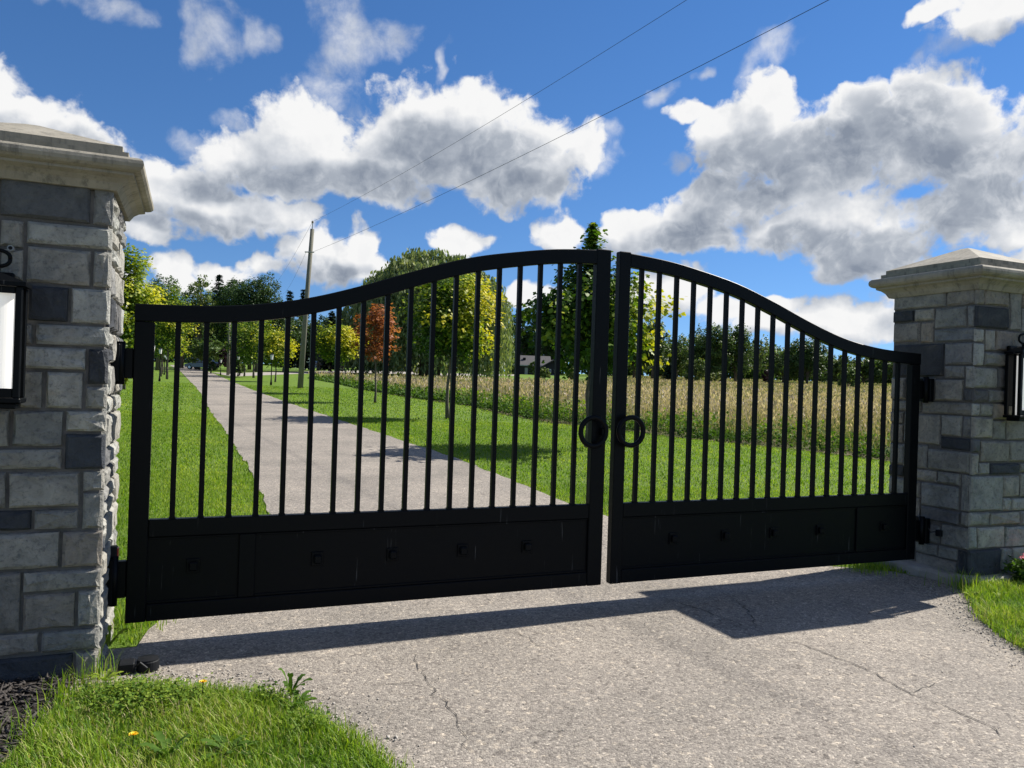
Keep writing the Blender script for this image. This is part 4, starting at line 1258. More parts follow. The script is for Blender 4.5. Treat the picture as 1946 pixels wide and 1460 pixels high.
# willow
def willow():
    D = 124
    b = at(806, D)
    H = height(468, 815, D)
    hw = 166 / F_PX * D
    root = thing('willow_tree', 'huge weeping willow with a broad domed crown and hanging strands', 'tree', b)
    rnd = random.Random(8)
    m_ = MB().tube([(0.3, 0, -0.4), (0.2, 0, 1.8), (0, 0, 4.0)], [1.25, 0.95, 0.8], 10)
    m_.tube([(2.1, 0, -0.4), (2.3, 0, 1.6), (3.2, 0.4, 5.0)], [0.55, 0.45, 0.35], 8)
    lim = []
    for k in range(16):
        a = k * 2.399
        l = hw * rnd.uniform(0.45, 0.8)
        e = Vector((math.cos(a) * l, math.sin(a) * l, H * rnd.uniform(0.62, 0.86)))
        m_.tube([(0, 0, 3.4), (e.x * .45, e.y * .45, H * 0.45), (e.x * .8, e.y * .8, e.z * .95), e], [0.42, 0.26, 0.14, 0.05], 6, False)
    m_.build('trunk', M['bark'], root, True)
    # billowing heads, each shedding a curtain of strands
    P, T, S = [], [], []
    heads = []
    for k in range(85):
        r_ = math.sqrt((k + .5) / 85)
        a = k * 2.399
        x, y = math.cos(a) * r_ * hw * 0.92 + 0.02 * hw, math.sin(a) * r_ * hw * 0.85
        z = H * (0.38 + 0.60 * math.sqrt(max(0, 1 - (r_ * 0.98) ** 2.3))) * rnd.uniform(0.92, 1.01)
        if x < -0.1 * hw: z *= 1 - 0.20 * min(1, (-x / hw - 0.1))
        heads.append((x, y, min(z, H), r_))
    for (x, y, z, r_) in heads:
        ns = 27
        tone = RNG.uniform(0.15, 0.75)
        for s in range(ns):
            a = RNG.uniform(0, 2 * PI)
            rr = hw * 0.125 * RNG.uniform(0.2, 1.0)
            sx, sy = x + math.cos(a) * rr, y + math.sin(a) * rr
            zt = z - 0.35 * rr ** 1.3 / (hw * .1)
            Ls = RNG.uniform(0.22, 0.5) * H if r_ < 0.72 else RNG.uniform(0.4, 0.85) * H
            Ls = min(Ls, zt - RNG.uniform(0.4, 2.6))
            m2 = max(4, int(Ls / 0.42))
            t = np.linspace(0, 1, m2)
            out = np.array([math.cos(a), math.sin(a)])
            q = np.c_[sx + out[0] * 0.55 * np.sqrt(t) * (1 + .3 * t), sy + out[1] * 0.55 * np.sqrt(t), zt - Ls * t ** 1.15]
            P.append(q + RNG.normal(0, 0.10, (m2, 3)))
            T.append(np.full(m2, tone) + RNG.uniform(-.2, .2) + RNG.uniform(-.08, .08, m2))
    P, T = np.concatenate(P), np.concatenate(T)
    n = len(P)
    y = np.c_[RNG.normal(0, 0.3, (n, 2)), -np.ones(n)]
    y /= np.linalg.norm(y, axis=1)[:, None]
    x = np.cross(y, RNG.normal(size=(n, 3)))
    x /= np.linalg.norm(x, axis=1)[:, None]
    leaf_cloud('crown', P, RNG.uniform(0.55, 0.95, n), np.clip(T, 0, 1), M['willow'], 'quad', root, frames=(x * 0.62, y, np.cross(x, y)))
willow()

WT = [
    (300, 92, 520, 50, 101, (0.0, 0.4), 'dark green tree rising behind the leftmost yellow maples', 4200, 0, 0.1),
    (376, 108, 521, 34, 102, (0.45, 0.95), 'thin pale olive tree with sky showing through its crown', 2600, 0.2, 0.25),
    (440, 112, 526, 40, 103, (0.05, 0.45), 'narrow dark tree leaning against the big round dark tree', 5000, 0, 0.1),
    (488, 105, 517, 64, 104, (-0.08, 0.28), 'large round very dark green tree left of the utility pole', 11000, 0, 0.08),
    (540, 112, 566, 46, 105, (0.0, 0.35), 'low dark tree between the round dark tree and the utility pole', 3200, 0, 0.05),
    (345, 120, 552, 50, 106, (-0.1, 0.12), 'deep shaded tree behind the bend of the driveway', 3600, 0, 0.05),  # deep shade is put into the low leaf tone
    (408, 124, 540, 52, 107, (-0.1, 0.12), 'deep shaded tree behind the parked cars', 3600, 0, 0.03),  # leaf tone lowered here too, painting in the shade
    (394, 88, 636, 36, 108, (0.35, 0.75), 'spreading mid-green tree over the parked dark car', 2600, 0, 0.18),
    (474, 130, 556, 74, 109, (-0.1, 0.15), 'wide dark tree filling the gap behind the twin maples', 4200, 0, 0.03),  # shade behind the maples painted in by the low leaf tone
    (604, 150, 598, 40, 110, (0.0, 0.4), 'dark tree right behind the pale board fence', 2800, 0, 0.04),
    (650, 150, 588, 42, 111, (0.05, 0.4), 'dark tree between the fence and the weeping willow', 3000, 0, 0.04),
    (728, 205, 560, 60, 112, (0.0, 0.3), 'tall shaded tree behind the dark house', 4200, 0, 0.04),
    (955, 200, 590, 30, 113, (0.1, 0.5), 'tree peeping past the right skirt of the willow', 3000, 0, 0.05),
    (992, 250, 584, 30, 114, (0.05, 0.5), 'tree rising behind the left end of the bungalow roof', 3000, 0, 0.03),
    (1035, 250, 570, 42, 115, (0.0, 0.45), 'tall dark tree behind the middle of the bungalow', 4200, 0, 0.03),
    (1092, 248, 576, 44, 116, (0.05, 0.5), 'dark tree behind the gabled wing of the bungalow', 4200, 0, 0.03),
    (1150, 230, 590, 44, 117, (0.05, 0.5), 'dark tree behind the trunk of the tallest young maple', 4000, 0, 0.03),
    (1205, 170, 620, 40, 118, (0.1, 0.55), 'mid-green tree just right of the gate meeting posts', 3200, 0, 0.05),
    (1240, 160, 602, 32, 119, (0.0, 0.45), 'pointed dark tree seen between the first bars of the right gate leaf', 3600, 0, 0.05),
    (1285, 165, 636, 44, 120, (0.1, 0.6), 'lower pale-leaved tree left of the big round meadow tree', 3200, 0.1, 0.03),
    (1348, 150, 612, 48, 121, (0.05, 0.55), 'big round tree standing highest along the far meadow edge', 5200, 0, 0.05),
    (1398, 152, 614, 38, 122, (0.05, 0.5), 'tree joined to the right of the big round meadow tree', 4200, 0, 0.05),
    (1440, 175, 634, 30, 123, (0.3, 0.8), 'thin half-bare tree with sky through its branches at the meadow edge', 1000, 0.3, 0.15),
    (1488, 165, 660, 40, 124, (0.05, 0.5), 'low bushy tree left of the dark wide meadow tree', 3200, 0, 0.02),
    (1534, 155, 638, 46, 125, (0.0, 0.3), 'wide dark tree under the falling curve of the right gate leaf', 5200, 0, 0.04),
    (1594, 180, 670, 40, 126, (0.25, 0.7), 'light green low tree right of the wide dark meadow tree', 3600, 0, 0.02),
    (1642, 190, 676, 42, 127, (0.1, 0.55), 'low green tree beside the right stone pillar', 3600, 0, 0.02),
    (1700, 185, 672, 44, 128, (0.1, 0.5), 'low tree showing through the last gate bars before the pillar', 3600, 0, 0.02),
]
for (px, D, top, hw, seed, tone, lb, n, sp, cl) in WT:
    if px > 1180:
        tone = (tone[0] + 0.16, tone[1] + 0.2)
    wild_tree(lb, px, D, top, hw, seed, n=n, tone=tone, sparse=sp, clear=cl)
conifer('slim dark spruce between the pale olive tree and the round dark tree', 411, 116, 522, 24, 201, n=4200)
conifer('small spruce with an open top just left of the utility pole', 546, 120, 553, 18, 202, n=3600)
conifer('small spruce with drooping tips touching the utility pole', 573, 124, 549, 20, 203, n=3600)
conifer('dark spruce behind the small bright yellow maple', 628, 135, 592, 26, 204, n=3600, tone=(0.0, 0.5))
conifer('little blue-green spruce at the far meadow edge', 1271, 150, 690, 14, 205, n=900, tone=(0.6, 1.0))
wild_tree('small purple-leaved tree beside the plain grey pole', 437, 84, 652, 20, 301, n=1700, tone=(0.2, 0.8), mat='purple_leaf', clear=0.15, name='purple_tree')
wild_tree('dark reddish bush at the left of the wide dark meadow tree', 1457, 150, 700, 9, 302, n=500, tone=(0.2, 0.8), mat='purple_leaf', clear=0.0, name='bush', lobes=6)

def bush(label, px, D, top, hwpx, seed, tone=(0.4, 0.9), n=700, mat='wild', name='bush', leaf=None):
    o = wild_tree(label, px, D, top, hwpx, seed, n=n, tone=tone, clear=0.0, lobes=7, name=name, mat=mat, leaf=leaf, group=None)
    o['category'] = 'bush'
bush('round clipped pale bush in front of the bungalow wall', 976, 212, 697, 7, 401, (0.7, 1.0), 500)
bush('olive bush between the bungalow and its gabled wing', 1013, 210, 686, 9, 402, (0.4, 0.8), 600)
bush('pale green shrub at the foot of the meadow trees, right of the blue spruce', 1322, 140, 678, 24, 403, (0.5, 1.0), 1500)
bush('yellowish low shrub below the big round meadow tree', 1362, 138, 706, 18, 404, (0.8, 1.0), 700)
bush('grey-green rounded shrub in the meadow grass left of the pillar', 1614, 120, 700, 20, 405, (0.4, 0.8), 1300)
bush('yellow shrub growing low beside the left gate pillar', 237, 36, 712, 22, 406, (0.5, 0.95), 900, 'maple', leaf=0.12)
bush('leafy sapling cluster at the base of the grey pole', 455, 76, 690, 13, 407, (0.4, 0.8), 700, leaf=0.2)
bush('dark low bush on the lawn left of the far lamp post', 400, 84, 700, 10, 408, (0.0, 0.4), 500, leaf=0.2)
bush('bright green weed clump on the lawn strip left of the tall maple', 1034, 105, 712, 12, 409, (0.7, 1.0), 500, leaf=0.3)
bush('thin bright weed clump nearest the tall maple trunk', 1086, 100, 712, 8, 410, (0.7, 1.0), 400, leaf=0.3)

# far wood that closes the view
def tree_line():
    P, T, O = [], [], []
    for k in range(150):
        px = -150 + k * (2350 / 150) + RNG.uniform(-7, 7)
        D = RNG.uniform(262, 300)
        b = at(px, D)
        H = RNG.uniform(9.0, 14.0) if px > 1180 else RNG.uniform(12, 18)
        if px > 1560: H *= 0.8
        n = 620
        d = RNG.normal(size=(n, 3)); d /= np.linalg.norm(d, axis=1)[:, None]
        P.append(np.array([b.x, b.y, b.z + H * 0.5]) + d * [H * .42, H * .42, H * .52] * RNG.uniform(.6, 1.08, (n, 1)))
        O.append(d)
        T.append(RNG.uniform(0.0, 0.5) + RNG.uniform(-.1, .25, n))
    P, T, O = np.concatenate(P), np.concatenate(T), np.concatenate(O)
    o = leaf_cloud('far_woodland', P, RNG.uniform(0.8, 1.5, len(P)), np.clip(T, 0, 1), M['wild'], 'clump', None, 0.2, O, 0.9)
    tag(o, 'far belt of dark green woodland closing the view', 'woodland', kind='stuff')
tree_line()

# ------------------------------------------------------------------ meadow: tall dry grass with a leafy green margin
def meadow_grass():
    front = np.array([p[:2] for p in MEADOW_FRONT])
    poly = [tuple(p[:2]) for p in MEADOW_FRONT] + [tuple(p[:2]) for p in MEADOW_BACK]
    for (y0, y1, dens, wk, nm) in ((9, 30, 95, 1.0, 'a'), (30, 62, 26, 2.1, 'b'), (62, 165, 5.0, 4.6, 'c'), (165, 262, 1.6, 9.0, 'd')):
        x0, x1 = -16, 60
        if nm in 'cd': x0, x1 = -45, 160
        n = int((x1 - x0) * (y1 - y0) * dens)
        P = np.c_[RNG.uniform(x0, x1, n), RNG.uniform(y0, y1, n)]
        pxs = 973 + F_PX * P[:, 0] / P[:, 1]
        P = P[(pxs > 430) & (pxs < 2250)]
        P = P[in_poly(P, poly)]
        # keep clear of the leafy margin
        dd = np.full(len(P), 1e9)
        for a_, b_ in zip(front[:-1], front[1:]):
            ab = b_ - a_
            t_ = np.clip(((P - a_) @ ab) / (ab @ ab), 0, 1)
            dd = np.minimum(dd, np.linalg.norm(P - a_ - t_[:, None] * ab, axis=1))
        kk = dd > RNG.uniform(0.02, 1.0, len(P))
        P, dd = P[kk], dd[kk]
        n = len(P)
        # patchiness
        ph = np.sin(P[:, 0] * 0.9 + 1.3 * np.sin(P[:, 1] * 0.35)) * np.cos(P[:, 1] * 0.55 + np.sin(P[:, 0] * .5))
        hk = {'a': 0.86, 'b': 0.62, 'c': 0.42, 'd': 0.5}[nm]
        near = np.clip(dd / 2.4, 0, 1)
        big = np.sin(P[:, 0] * 0.31 + 2.0 * np.sin(P[:, 1] * 0.17)) * np.sin(P[:, 1] * 0.23 + 1.0)
        h = (0.40 + 0.60 * RNG.beta(1.6, 1.8, n)) * (1 + 0.16 * ph + 0.14 * big) * hk * (0.55 + 0.45 * near)
        green = {'a': 0.0, 'b': 0.04, 'c': 0.20, 'd': 0.42}[nm]
        tint = np.clip(0.53 - green + 0.14 * ph + 0.16 * big - 0.42 * (1 - near) + RNG.normal(0, 0.20, n), 0, 1)
        o = blades('meadow_grass', P, h, 0.012 * wk * RNG.uniform(0.6, 1.4, n), 0.62, M['straw'], np.clip(tint - 0.12, 0, 1))
        tag(o, {'a': 'tall dry meadow grass nearest the lawn', 'b': 'tall dry meadow grass in the middle of the field', 'c': 'dry meadow grass far out in the field', 'd': 'olive rough grass at the foot of the far trees'}[nm], 'grass', kind='stuff')
        k = RNG.uniform(0, 1, n) < (0.60 if nm != 'd' else 0.25) * (0.25 + 0.75 * near)
        S = np.c_[P[k] + RNG.normal(0, 0.05, (k.sum(), 2)), gzv(P[k][:, 1]) + h[k] * RNG.uniform(0.72, 0.98, k.sum())]
        n2 = len(S)
        y = np.c_[RNG.normal(0, 0.35, (n2, 2)), np.ones(n2)]
        y /= np.linalg.norm(y, axis=1)[:, None]
        x = np.cross(y, RNG.normal(size=(n2, 3)))
        x /= np.linalg.norm(x, axis=1)[:, None]
        o = leaf_cloud('seed_heads', S, 0.085 * wk ** 0.75 * RNG.uniform(0.7, 1.5, n2), np.clip(tint[k] + RNG.normal(0.12, 0.12, n2), 0, 1), M['straw'], 'slim', None, frames=(x * 1.2, y, np.cross(x, y)))
        tag(o, {'a': 'tan feathery seed heads nearest the lawn', 'b': 'tan seed heads in the middle of the field', 'c': 'pale seed heads far out in the field', 'd': 'sparse seed heads below the far trees'}[nm], 'seed heads', kind='stuff')
    # green margin of weeds along the mown edge
    segs = [(Vector(front[i]), Vector(front[i + 1])) for i in range(len(front) - 1)]
    lens = np.array([(b - a).length / max(12, (a.length + b.length) / 2) for a, b in segs])
    N = 40000
    idx = RNG.choice(len(segs), N, p=lens / lens.sum())
    t = RNG.uniform(0, 1, N)
    A = np.array([segs[i][0] for i in idx]); B = np.array([segs[i][1] for i in idx])
    d = B - A
    L = np.linalg.norm(d, axis=1)[:, None]
    nrm = np.c_[d[:, 1], -d[:, 0]] / L
    nrm *= np.sign(nrm[:, 1:2] + 1e-9)
    u = RNG.beta(1.1, 1.9, N)
    alongm = t * L[:, 0] + idx * 3.1
    wav = 0.5 + 0.5 * np.sin(alongm * 1.3 + 0.7 * np.sin(alongm * 3.1 + idx))
    Q = A + d * t[:, None] + nrm * (u * (2.0 + 1.2 * wav))[:, None]
    hz = RNG.beta(1.3, 1.6, N) * (0.20 + 0.46 * wav) * (0.75 + 0.5 * np.minimum(u * 3, 1) - 0.35 * u) * np.clip(1.45 - np.linalg.norm(Q, axis=1) / 60.0, 0.4, 1.0)
    P = np.c_[Q, gzv(Q[:, 1]) + hz]
    tint = np.clip(0.05 + 0.9 * hz + 0.12 * wav + RNG.normal(0, 0.16, N), 0, 1)
    sc = np.clip(np.linalg.norm(Q, axis=1) / 18.0, 0.8, 3.2)
    o = leaf_cloud('weed_margin', P, 0.062 * sc * RNG.uniform(0.6, 1.5, N), tint, M['weed'], 'quad', None, 0.3)
    tag(o, 'leafy green weeds along the mown edge of the meadow', 'weeds', kind='stuff')
meadow_grass()

# ------------------------------------------------------------------ mown lawns
def lawn_grass():
    drive_poly = [tuple(p[:2]) for p in far_poly]
    poly_m = [tuple(p[:2]) for p in MEADOW_FRONT] + [tuple(p[:2]) for p in MEADOW_BACK]
    for (y0, y1, dens, w, hgt, nm) in ((3.6, 10.5, 2600, 0.0065, 0.036, 'nearest the gate'), (10.5, 22, 700, 0.012, 0.040, 'in the middle distance'), (22, 48, 90, 0.028, 0.045, 'far along the drive')):
        x0, x1 = {3.6: (-7.5, 9.5), 10.5: (-16, 14), 22: (-34, 8)}[y0]
        n = int((x1 - x0) * (y1 - y0) * dens)
        P = np.c_[RNG.uniform(x0, x1, n), RNG.uniform(y0, y1, n)]
        pxs = 973 + F_PX * P[:, 0] / P[:, 1]
        P = P[(pxs > -150) & (pxs < 2100)]
        v = P - np.array(G0[:2])
        nn_ = v @ np.array(NN[:2]); ss = v @ np.array(U[:2])
        P = P[(nn_ > 0.02) & ~((ss < -0.06) & (nn_ < 0.42) & (ss > -0.9)) & ~((ss > 5.75) & (nn_ < 0.45))]
        P = P[~in_poly(P, drive_poly)]
        P = P[~in_poly(P, poly_m)]
        n = len(P)
        ph = np.sin(P[:, 0] * 1.1 + np.sin(P[:, 1] * 0.7)) * np.cos(P[:, 1] * 0.8 + 1.7 * np.sin(P[:, 0] * 0.4))
        sl = (P - np.array(G0[:2])) @ np.array(U[:2])
        dry = np.clip(np.sin(P[:, 0] * 2.3 + 1.9 * np.sin(P[:, 1] * 1.7)) * np.sin(P[:, 1] * 2.9 + P[:, 0]) - 0.55, 0, 1)
        tint = np.clip(0.44 + 0.16 * ph + 0.09 * np.sign(np.sin(sl * 2 * PI / 1.9)) + 0.7 * dry + RNG.normal(0, 0.24, n), 0, 1)
        o = blades('lawn_grass', P, hgt * RNG.uniform(0.5, 1.25, n), w * RNG.uniform(0.6, 1.3, n), 0.9, M['turf'], tint)
        tag(o, 'short mown lawn grass ' + nm, 'grass', kind='stuff')
lawn_grass()

# ------------------------------------------------------------------ the gate: two leaves
TOP = [(-0.2, 1.766), (0, 1.772), (0.23, 1.779), (0.44, 1.792), (0.684, 1.825), (0.909, 1.876), (1.203, 1.970), (1.513, 2.083), (1.841, 2.186), (2.19, 2.257), (2.42, 2.292), (2.70, 2.314), (2.95, 2.322)]

def top_z(t):
    for i in range(1, len(TOP) - 2):
        if t <= TOP[i + 1][0] or i == len(TOP) - 3:
            (x0, y0), (x1, y1), (x2, y2), (x3, y3) = TOP[i - 1:i + 3]
            h = x2 - x1
            m1, m2 = (y2 - y0) / (x2 - x0), (y3 - y1) / (x3 - x1)
            f = (t - x1) / h
            return (2 * f ** 3 - 3 * f ** 2 + 1) * y1 + (f ** 3 - 2 * f ** 2 + f) * h * m1 + (-2 * f ** 3 + 3 * f ** 2) * y2 + (f ** 3 - f ** 2) * h * m2

GD = 0.052      # depth of the frame tube
BAR = MB().box(-0.0135, 0.0135, 0.012, 0.039, 0, 1).mesh('bar', M['black'])

def swept_rail(sgn, t0, t1, th, n=56):
    """rounded rectangular tube following the curve"""
    c = 0.004
    prof = [(-th / 2 + c, 0), (th / 2 - c, 0), (th / 2, c), (th / 2, GD - c), (th / 2 - c, GD), (-th / 2 + c, GD), (-th / 2, GD - c), (-th / 2, c)]
    m_ = MB()
    vs, fs = [], []
    k = len(prof)
    for i in range(n + 1):
        t = t0 + (t1 - t0) * i / n
        e = 0.01
        dz = (top_z(t + e) - top_z(t - e)) / (2 * e)
        l = math.hypot(1, dz)
        tx, tz = 1 / l, dz / l
        nx, nz = -tz, tx
        cx, cz = t - nx * th / 2, top_z(t) - nz * th / 2
        if i == 0: cx = t0
        if i == n: cx = t1
        for (a, y) in prof:
            ax = nx if 0 < i < n else 0.0
            az = nz if 0 < i < n else 1.0
            vs.append((sgn * (cx + ax * a), y, cz + az * a))
    for i in range(n):
        for j in range(k):
            fs.append((i * k + j, i * k + (j + 1) % k, (i + 1) * k + (j + 1) % k, (i + 1) * k + j))
    fs.append(tuple(range(k)))
    fs.append(tuple(n * k + j for j in range(k)))
    return m_.add(vs, fs)

def gate_leaf(s_h, sgn, L, label, bars, meet_w, div, studs, ring_t, ring_z, hz):
    r = thing('gate_leaf', label, 'gate', sn(s_h, 0), YAW)
    zb = 0.118
    def bx(name, t0, t1, y0, y1, z0, z1, c=0.004, parent=None, mat='black'):
        return MB().box(sgn * t0, sgn * t1, y0, y1, z0, z1, c).build(name, M[mat], parent or r)
    SW = 0.095
    th = 0.09
    bx('hinge_stile', 0, SW, 0.0, GD, zb, top_z(0.05) - th - 0.002)
    bx('meeting_stile', L - meet_w, L, -0.003, GD + 0.003, zb, top_z(L - 0.05) + 0.006, 0.005)
    swept_rail(sgn, 0.0, L - meet_w - 0.001, th).build('top_rail', M['black'], r)
    bx('middle_rail', SW + 0.001, L - meet_w - 0.001, 0.001, GD - 0.001, 0.558, 0.650)
    bx('bottom_rail', SW + 0.001, L - meet_w - 0.001, 0.001, GD - 0.001, zb + 0.001, 0.207)
    bx('panel_divider', div[0], div[1], 0.003, GD - 0.004, 0.209, 0.556)
    bx('lower_panel', SW - 0.012, div[0] + 0.012, 0.018, 0.030, 0.198, 0.566, 0)
    bx('lower_panel', div[1] - 0.012, L - meet_w + 0.012, 0.018, 0.030, 0.198, 0.566, 0)
    # small bead round each panel
    for a, b in ((SW + 0.002, div[0] - 0.001), (div[1] + 0.001, L - meet_w - 0.002)):
        bx('panel_bead', a, b, 0.010, 0.0178, 0.2095, 0.221, 0.002)
        bx('panel_bead', a, b, 0.010, 0.0178, 0.544, 0.5555, 0.002)
    for t in bars:
        o = link(bpy.data.objects.new('bar', BAR), r)
        z1 = top_z(t) - th - 0.004
        o.location = (sgn * t, 0, 0.649)
        o.scale = (1, 1, z1 - 0.649 + 0.02)
        MB().box(sgn * t - 0.017, sgn * t + 0.017, 0.008, 0.043, 0.6505, 0.657).build('weld_foot', M['black'], r)
    for t in studs:
        m_ = MB().box(sgn * t - 0.034, sgn * t + 0.034, 0.008, 0.0178, 0.357, 0.433, 0.002)
        o = m_.build('stud', M['black'], r)
        MB().box(sgn * t - 0.022, sgn * t + 0.022, -0.016, 0.0078, 0.372, 0.418, 0.006).build('stud_cap', M['black'], o)
    rg = MB().torus((sgn * ring_t, -0.048, ring_z), 0.0925, 0.0165).build('ring_handle', M['black'], r, True)
    edge = L - 0.03
    MB().box(sgn * (edge - 0.022), sgn * (edge + 0.012), -0.05, -0.0035, ring_z - 0.024, ring_z + 0.024, 0.004).build('ring_bracket', M['black'], rg)
    for (z0, z1) in hz:
        h = MB().box(sgn * -0.058, sgn * -0.001, 0.004, 0.048, z0 + 0.02, z1 - 0.02, 0.004).build('hinge', M['black'], r)
        MB().box(sgn * -0.105, sgn * -0.060, -0.045, 0.095, z0, z1, 0.004).build('hinge_plate', M['black'], h)
        MB().tube([(sgn * -0.058, -0.006, z0 - 0.012), (sgn * -0.058, -0.006, z1 + 0.012)], 0.021, 12).build('hinge_pin', M['black'], h, True)
    return r

L1 = 2.802
left_leaf = gate_leaf(0.0, 1, L1, 'black steel gate leaf hinged on the nearer left stone pillar, with bars and studded panels', [0.207 + 0.1398 * i for i in range(18)], 0.105, (0.545, 0.632), (0.318, 0.968, 1.401, 1.838, 2.266), 2.684, 1.128, ((1.365, 1.56), (0.23, 0.46)))
L2 = 5.678 - 2.869
right_leaf = gate_leaf(5.678, -1, L2, 'black steel gate leaf hinged on the farther right stone pillar, with bars and studded panels', [5.678 - (3.055 + 0.1412 * i) for i in range(18)], 0.085, (0.548, 0.630), (0.339, 0.993, 1.435, 1.870, 2.310), 5.678 - 2.966, 1.133, ((1.39, 1.575), (0.25, 0.45)))

# ------------------------------------------------------------------ wall lanterns
def lantern(label, s, n, z0, z1):
    """hangs on a pillar front (face at n); s = centre"""
    r = thing('wall_lantern', label, 'lantern', sn(s, n), YAW)
    W, D_ = 0.125, 0.125                       # half width, projection
    yb, yf = -0.035, -0.035 - D_
    b = z0
    MB().box(-0.07, 0.07, -0.034, -0.001, b + 0.10, z1 - 0.02, 0.006).build('back_plate', M['black'], r)
    MB().box(-W - 0.006, W + 0.006, yf - 0.006, yb + 0.006, b + 0.012, b + 0.034, 0.004).build('base', M['black'], r)
    MB().box(-W + 0.012, W - 0.012, yf + 0.012, yb - 0.012, b - 0.012, b + 0.0115, 0.004).build('base_step', M['black'], r)
    zt = z1 - 0.09
    for sx in (-1, 1):
        for y in (yf + 0.012, yb - 0.012):
            MB().box(sx * (W - 0.012) - 0.013, sx * (W - 0.012) + 0.013, y - 0.013, y + 0.013, b + 0.0345, zt, 0.003).build('corner_post', M['black'], r)
        MB().box(sx * (W - 0.020) - 0.003, sx * (W - 0.020) + 0.003, (yf + yb) / 2 - 0.01, (yf + yb) / 2 + 0.01, b + 0.0345, zt).build('side_bar', M['black'], r)
    for y in (yf + 0.010, ):
        MB().box(-W + 0.026, W - 0.026, y - 0.007, y + 0.007, b + 0.0345, b + 0.075, 0.002).build('rail', M['black'], r)
        MB().box(-W + 0.026, W - 0.026, y - 0.007, y + 0.007, zt - 0.03, zt - 0.001, 0.002).build('rail', M['black'], r)
    gm = MB().lathe([(0.092, b + 0.036), (0.092, b + 0.038), (0.092, zt - 0.016), (0.092, zt - 0.012)], 48)
    gm.v = [(x_, y_ * 0.44 + (yf + yb) / 2, z_) for (x_, y_, z_) in gm.v]
    gl = gm.build('glass_cylinder', M['glow'], r)
    rf = MB()
    x1, x2 = W + 0.016, 0.03
    yc = (yf + yb) / 2
    d1 = D_ / 2 + 0.018
    rf.add([(-x1, yc - d1, zt + .001), (x1, yc - d1, zt + .001), (x1, yc + d1 - .02, zt + .001), (-x1, yc + d1 - .02, zt + .001), (-x1, yc - d1, zt + .018), (x1, yc - d1, zt + .018), (x1, yc + d1 - .02, zt + .018), (-x1, yc + d1 - .02, zt + .018),
            (-x2, yc - x2, zt + .062), (x2, yc - x2, zt + .062), (x2, yc + x2, zt + .062), (-x2, yc + x2, zt + .062)],
           [(3, 2, 1, 0), (0, 1, 5, 4), (1, 2, 6, 5), (2, 3, 7, 6), (3, 0, 4, 7), (4, 5, 9, 8), (5, 6, 10, 9), (6, 7, 11, 10), (7, 4, 8, 11), (8, 9, 10, 11)])
    roof = rf.build('roof', M['black'], r)
    MB().lathe([(0.018, zt + 0.062), (0.018, zt + 0.085), (0.008, zt + 0.09)], 10, (0, yc)).build('finial', M['black'], roof)
    lp = MB().tube([(0.066 * math.copysign(abs(math.cos(2 * PI * i / 24)) ** 0.75, math.cos(2 * PI * i / 24)), yc, zt + 0.122 + 0.036 * math.copysign(abs(math.sin(2 * PI * i / 24)) ** 0.8, math.sin(2 * PI * i / 24))) for i in range(25)], 0.0085, 8)
    lp.build('hanger_loop', M['black'], r, True)
    return r

ls, _ = on_n(33, 660, -0.39 - 0.16)
lz1 = on_n(20, 536, -0.55)[1] + 0.072
lz0 = on_n(20, 772, -0.55)[1]
lantern('black lantern with frosted white glass on the pillar beside the mulch bed', ls - 0.112, -0.39 - 0.012, lz0, lz1)
rs, _ = on_n(1931, 730, -0.375 - 0.16)
rz1 = on_n(1935, 668, -0.53)[1] + 0.072
rz0 = on_n(1930, 798, -0.53)[1]
lantern('black lantern with cream glass on the pillar above the pink flowers', rs + 0.160, -0.375 - 0.012, rz0, rz1)

# ------------------------------------------------------------------ driveway cracks, loose stones, ground fixture
def crack(pts, w, seed, label=None):
    rnd = random.Random(seed)
    g = [G(*p) for p in pts]
    out = []
    for a, b in zip(g[:-1], g[1:]):
        n = max(3, int((b - a).length / 0.035))
        for i in range(n):
            p = a.lerp(b, i / n)
            out.append((p.x + rnd.gauss(0, 0.010), p.y + rnd.gauss(0, 0.010)))
    vs, fs = [], []
    for i, (x, y) in enumerate(out):
        j = min(i + 1, len(out) - 1); k = max(i - 1, 0)
        d = Vector((out[j][0] - out[k][0], out[j][1] - out[k][1])).normalized()
        ww = w * rnd.uniform(0.25, 1.3) * (1 - abs(2 * i / len(out) - 1) ** 3 * 0.8)
        vs += [(x - d.y * ww, y + d.x * ww, 0.004), (x + d.y * ww, y - d.x * ww, 0.004)]
    for i in range(len(out) - 1):
        fs.append((2 * i, 2 * i + 1, 2 * i + 3, 2 * i + 2))
    o = MB().add(vs, fs).build('pavement_crack', M['crack'])  # thin strips in a dark tar colour, laid over the asphalt
    o['kind'] = 'structure'
crack([(1440, 1200), (1520, 1225), (1640, 1270), (1720, 1315), (1790, 1340), (1850, 1365), (1900, 1395), (1960, 1425)], 0.0033, 1)
crack([(785, 1235), (800, 1275), (830, 1315), (855, 1345), (880, 1380), (895, 1440)], 0.0022, 2)
crack([(1230, 1130), (1290, 1145), (1350, 1165), (1400, 1185), (1440, 1200)], 0.003, 3)
crack([(1330, 1110), (1400, 1140), (1430, 1175), (1440, 1200)], 0.003, 4)
crack([(1720, 1315), (1780, 1300), (1830, 1310)], 0.0022, 5)
crack([(940, 1190), (1000, 1210), (1030, 1235)], 0.002, 6)
crack([(690, 1305), (760, 1300), (815, 1296)], 0.002, 7)

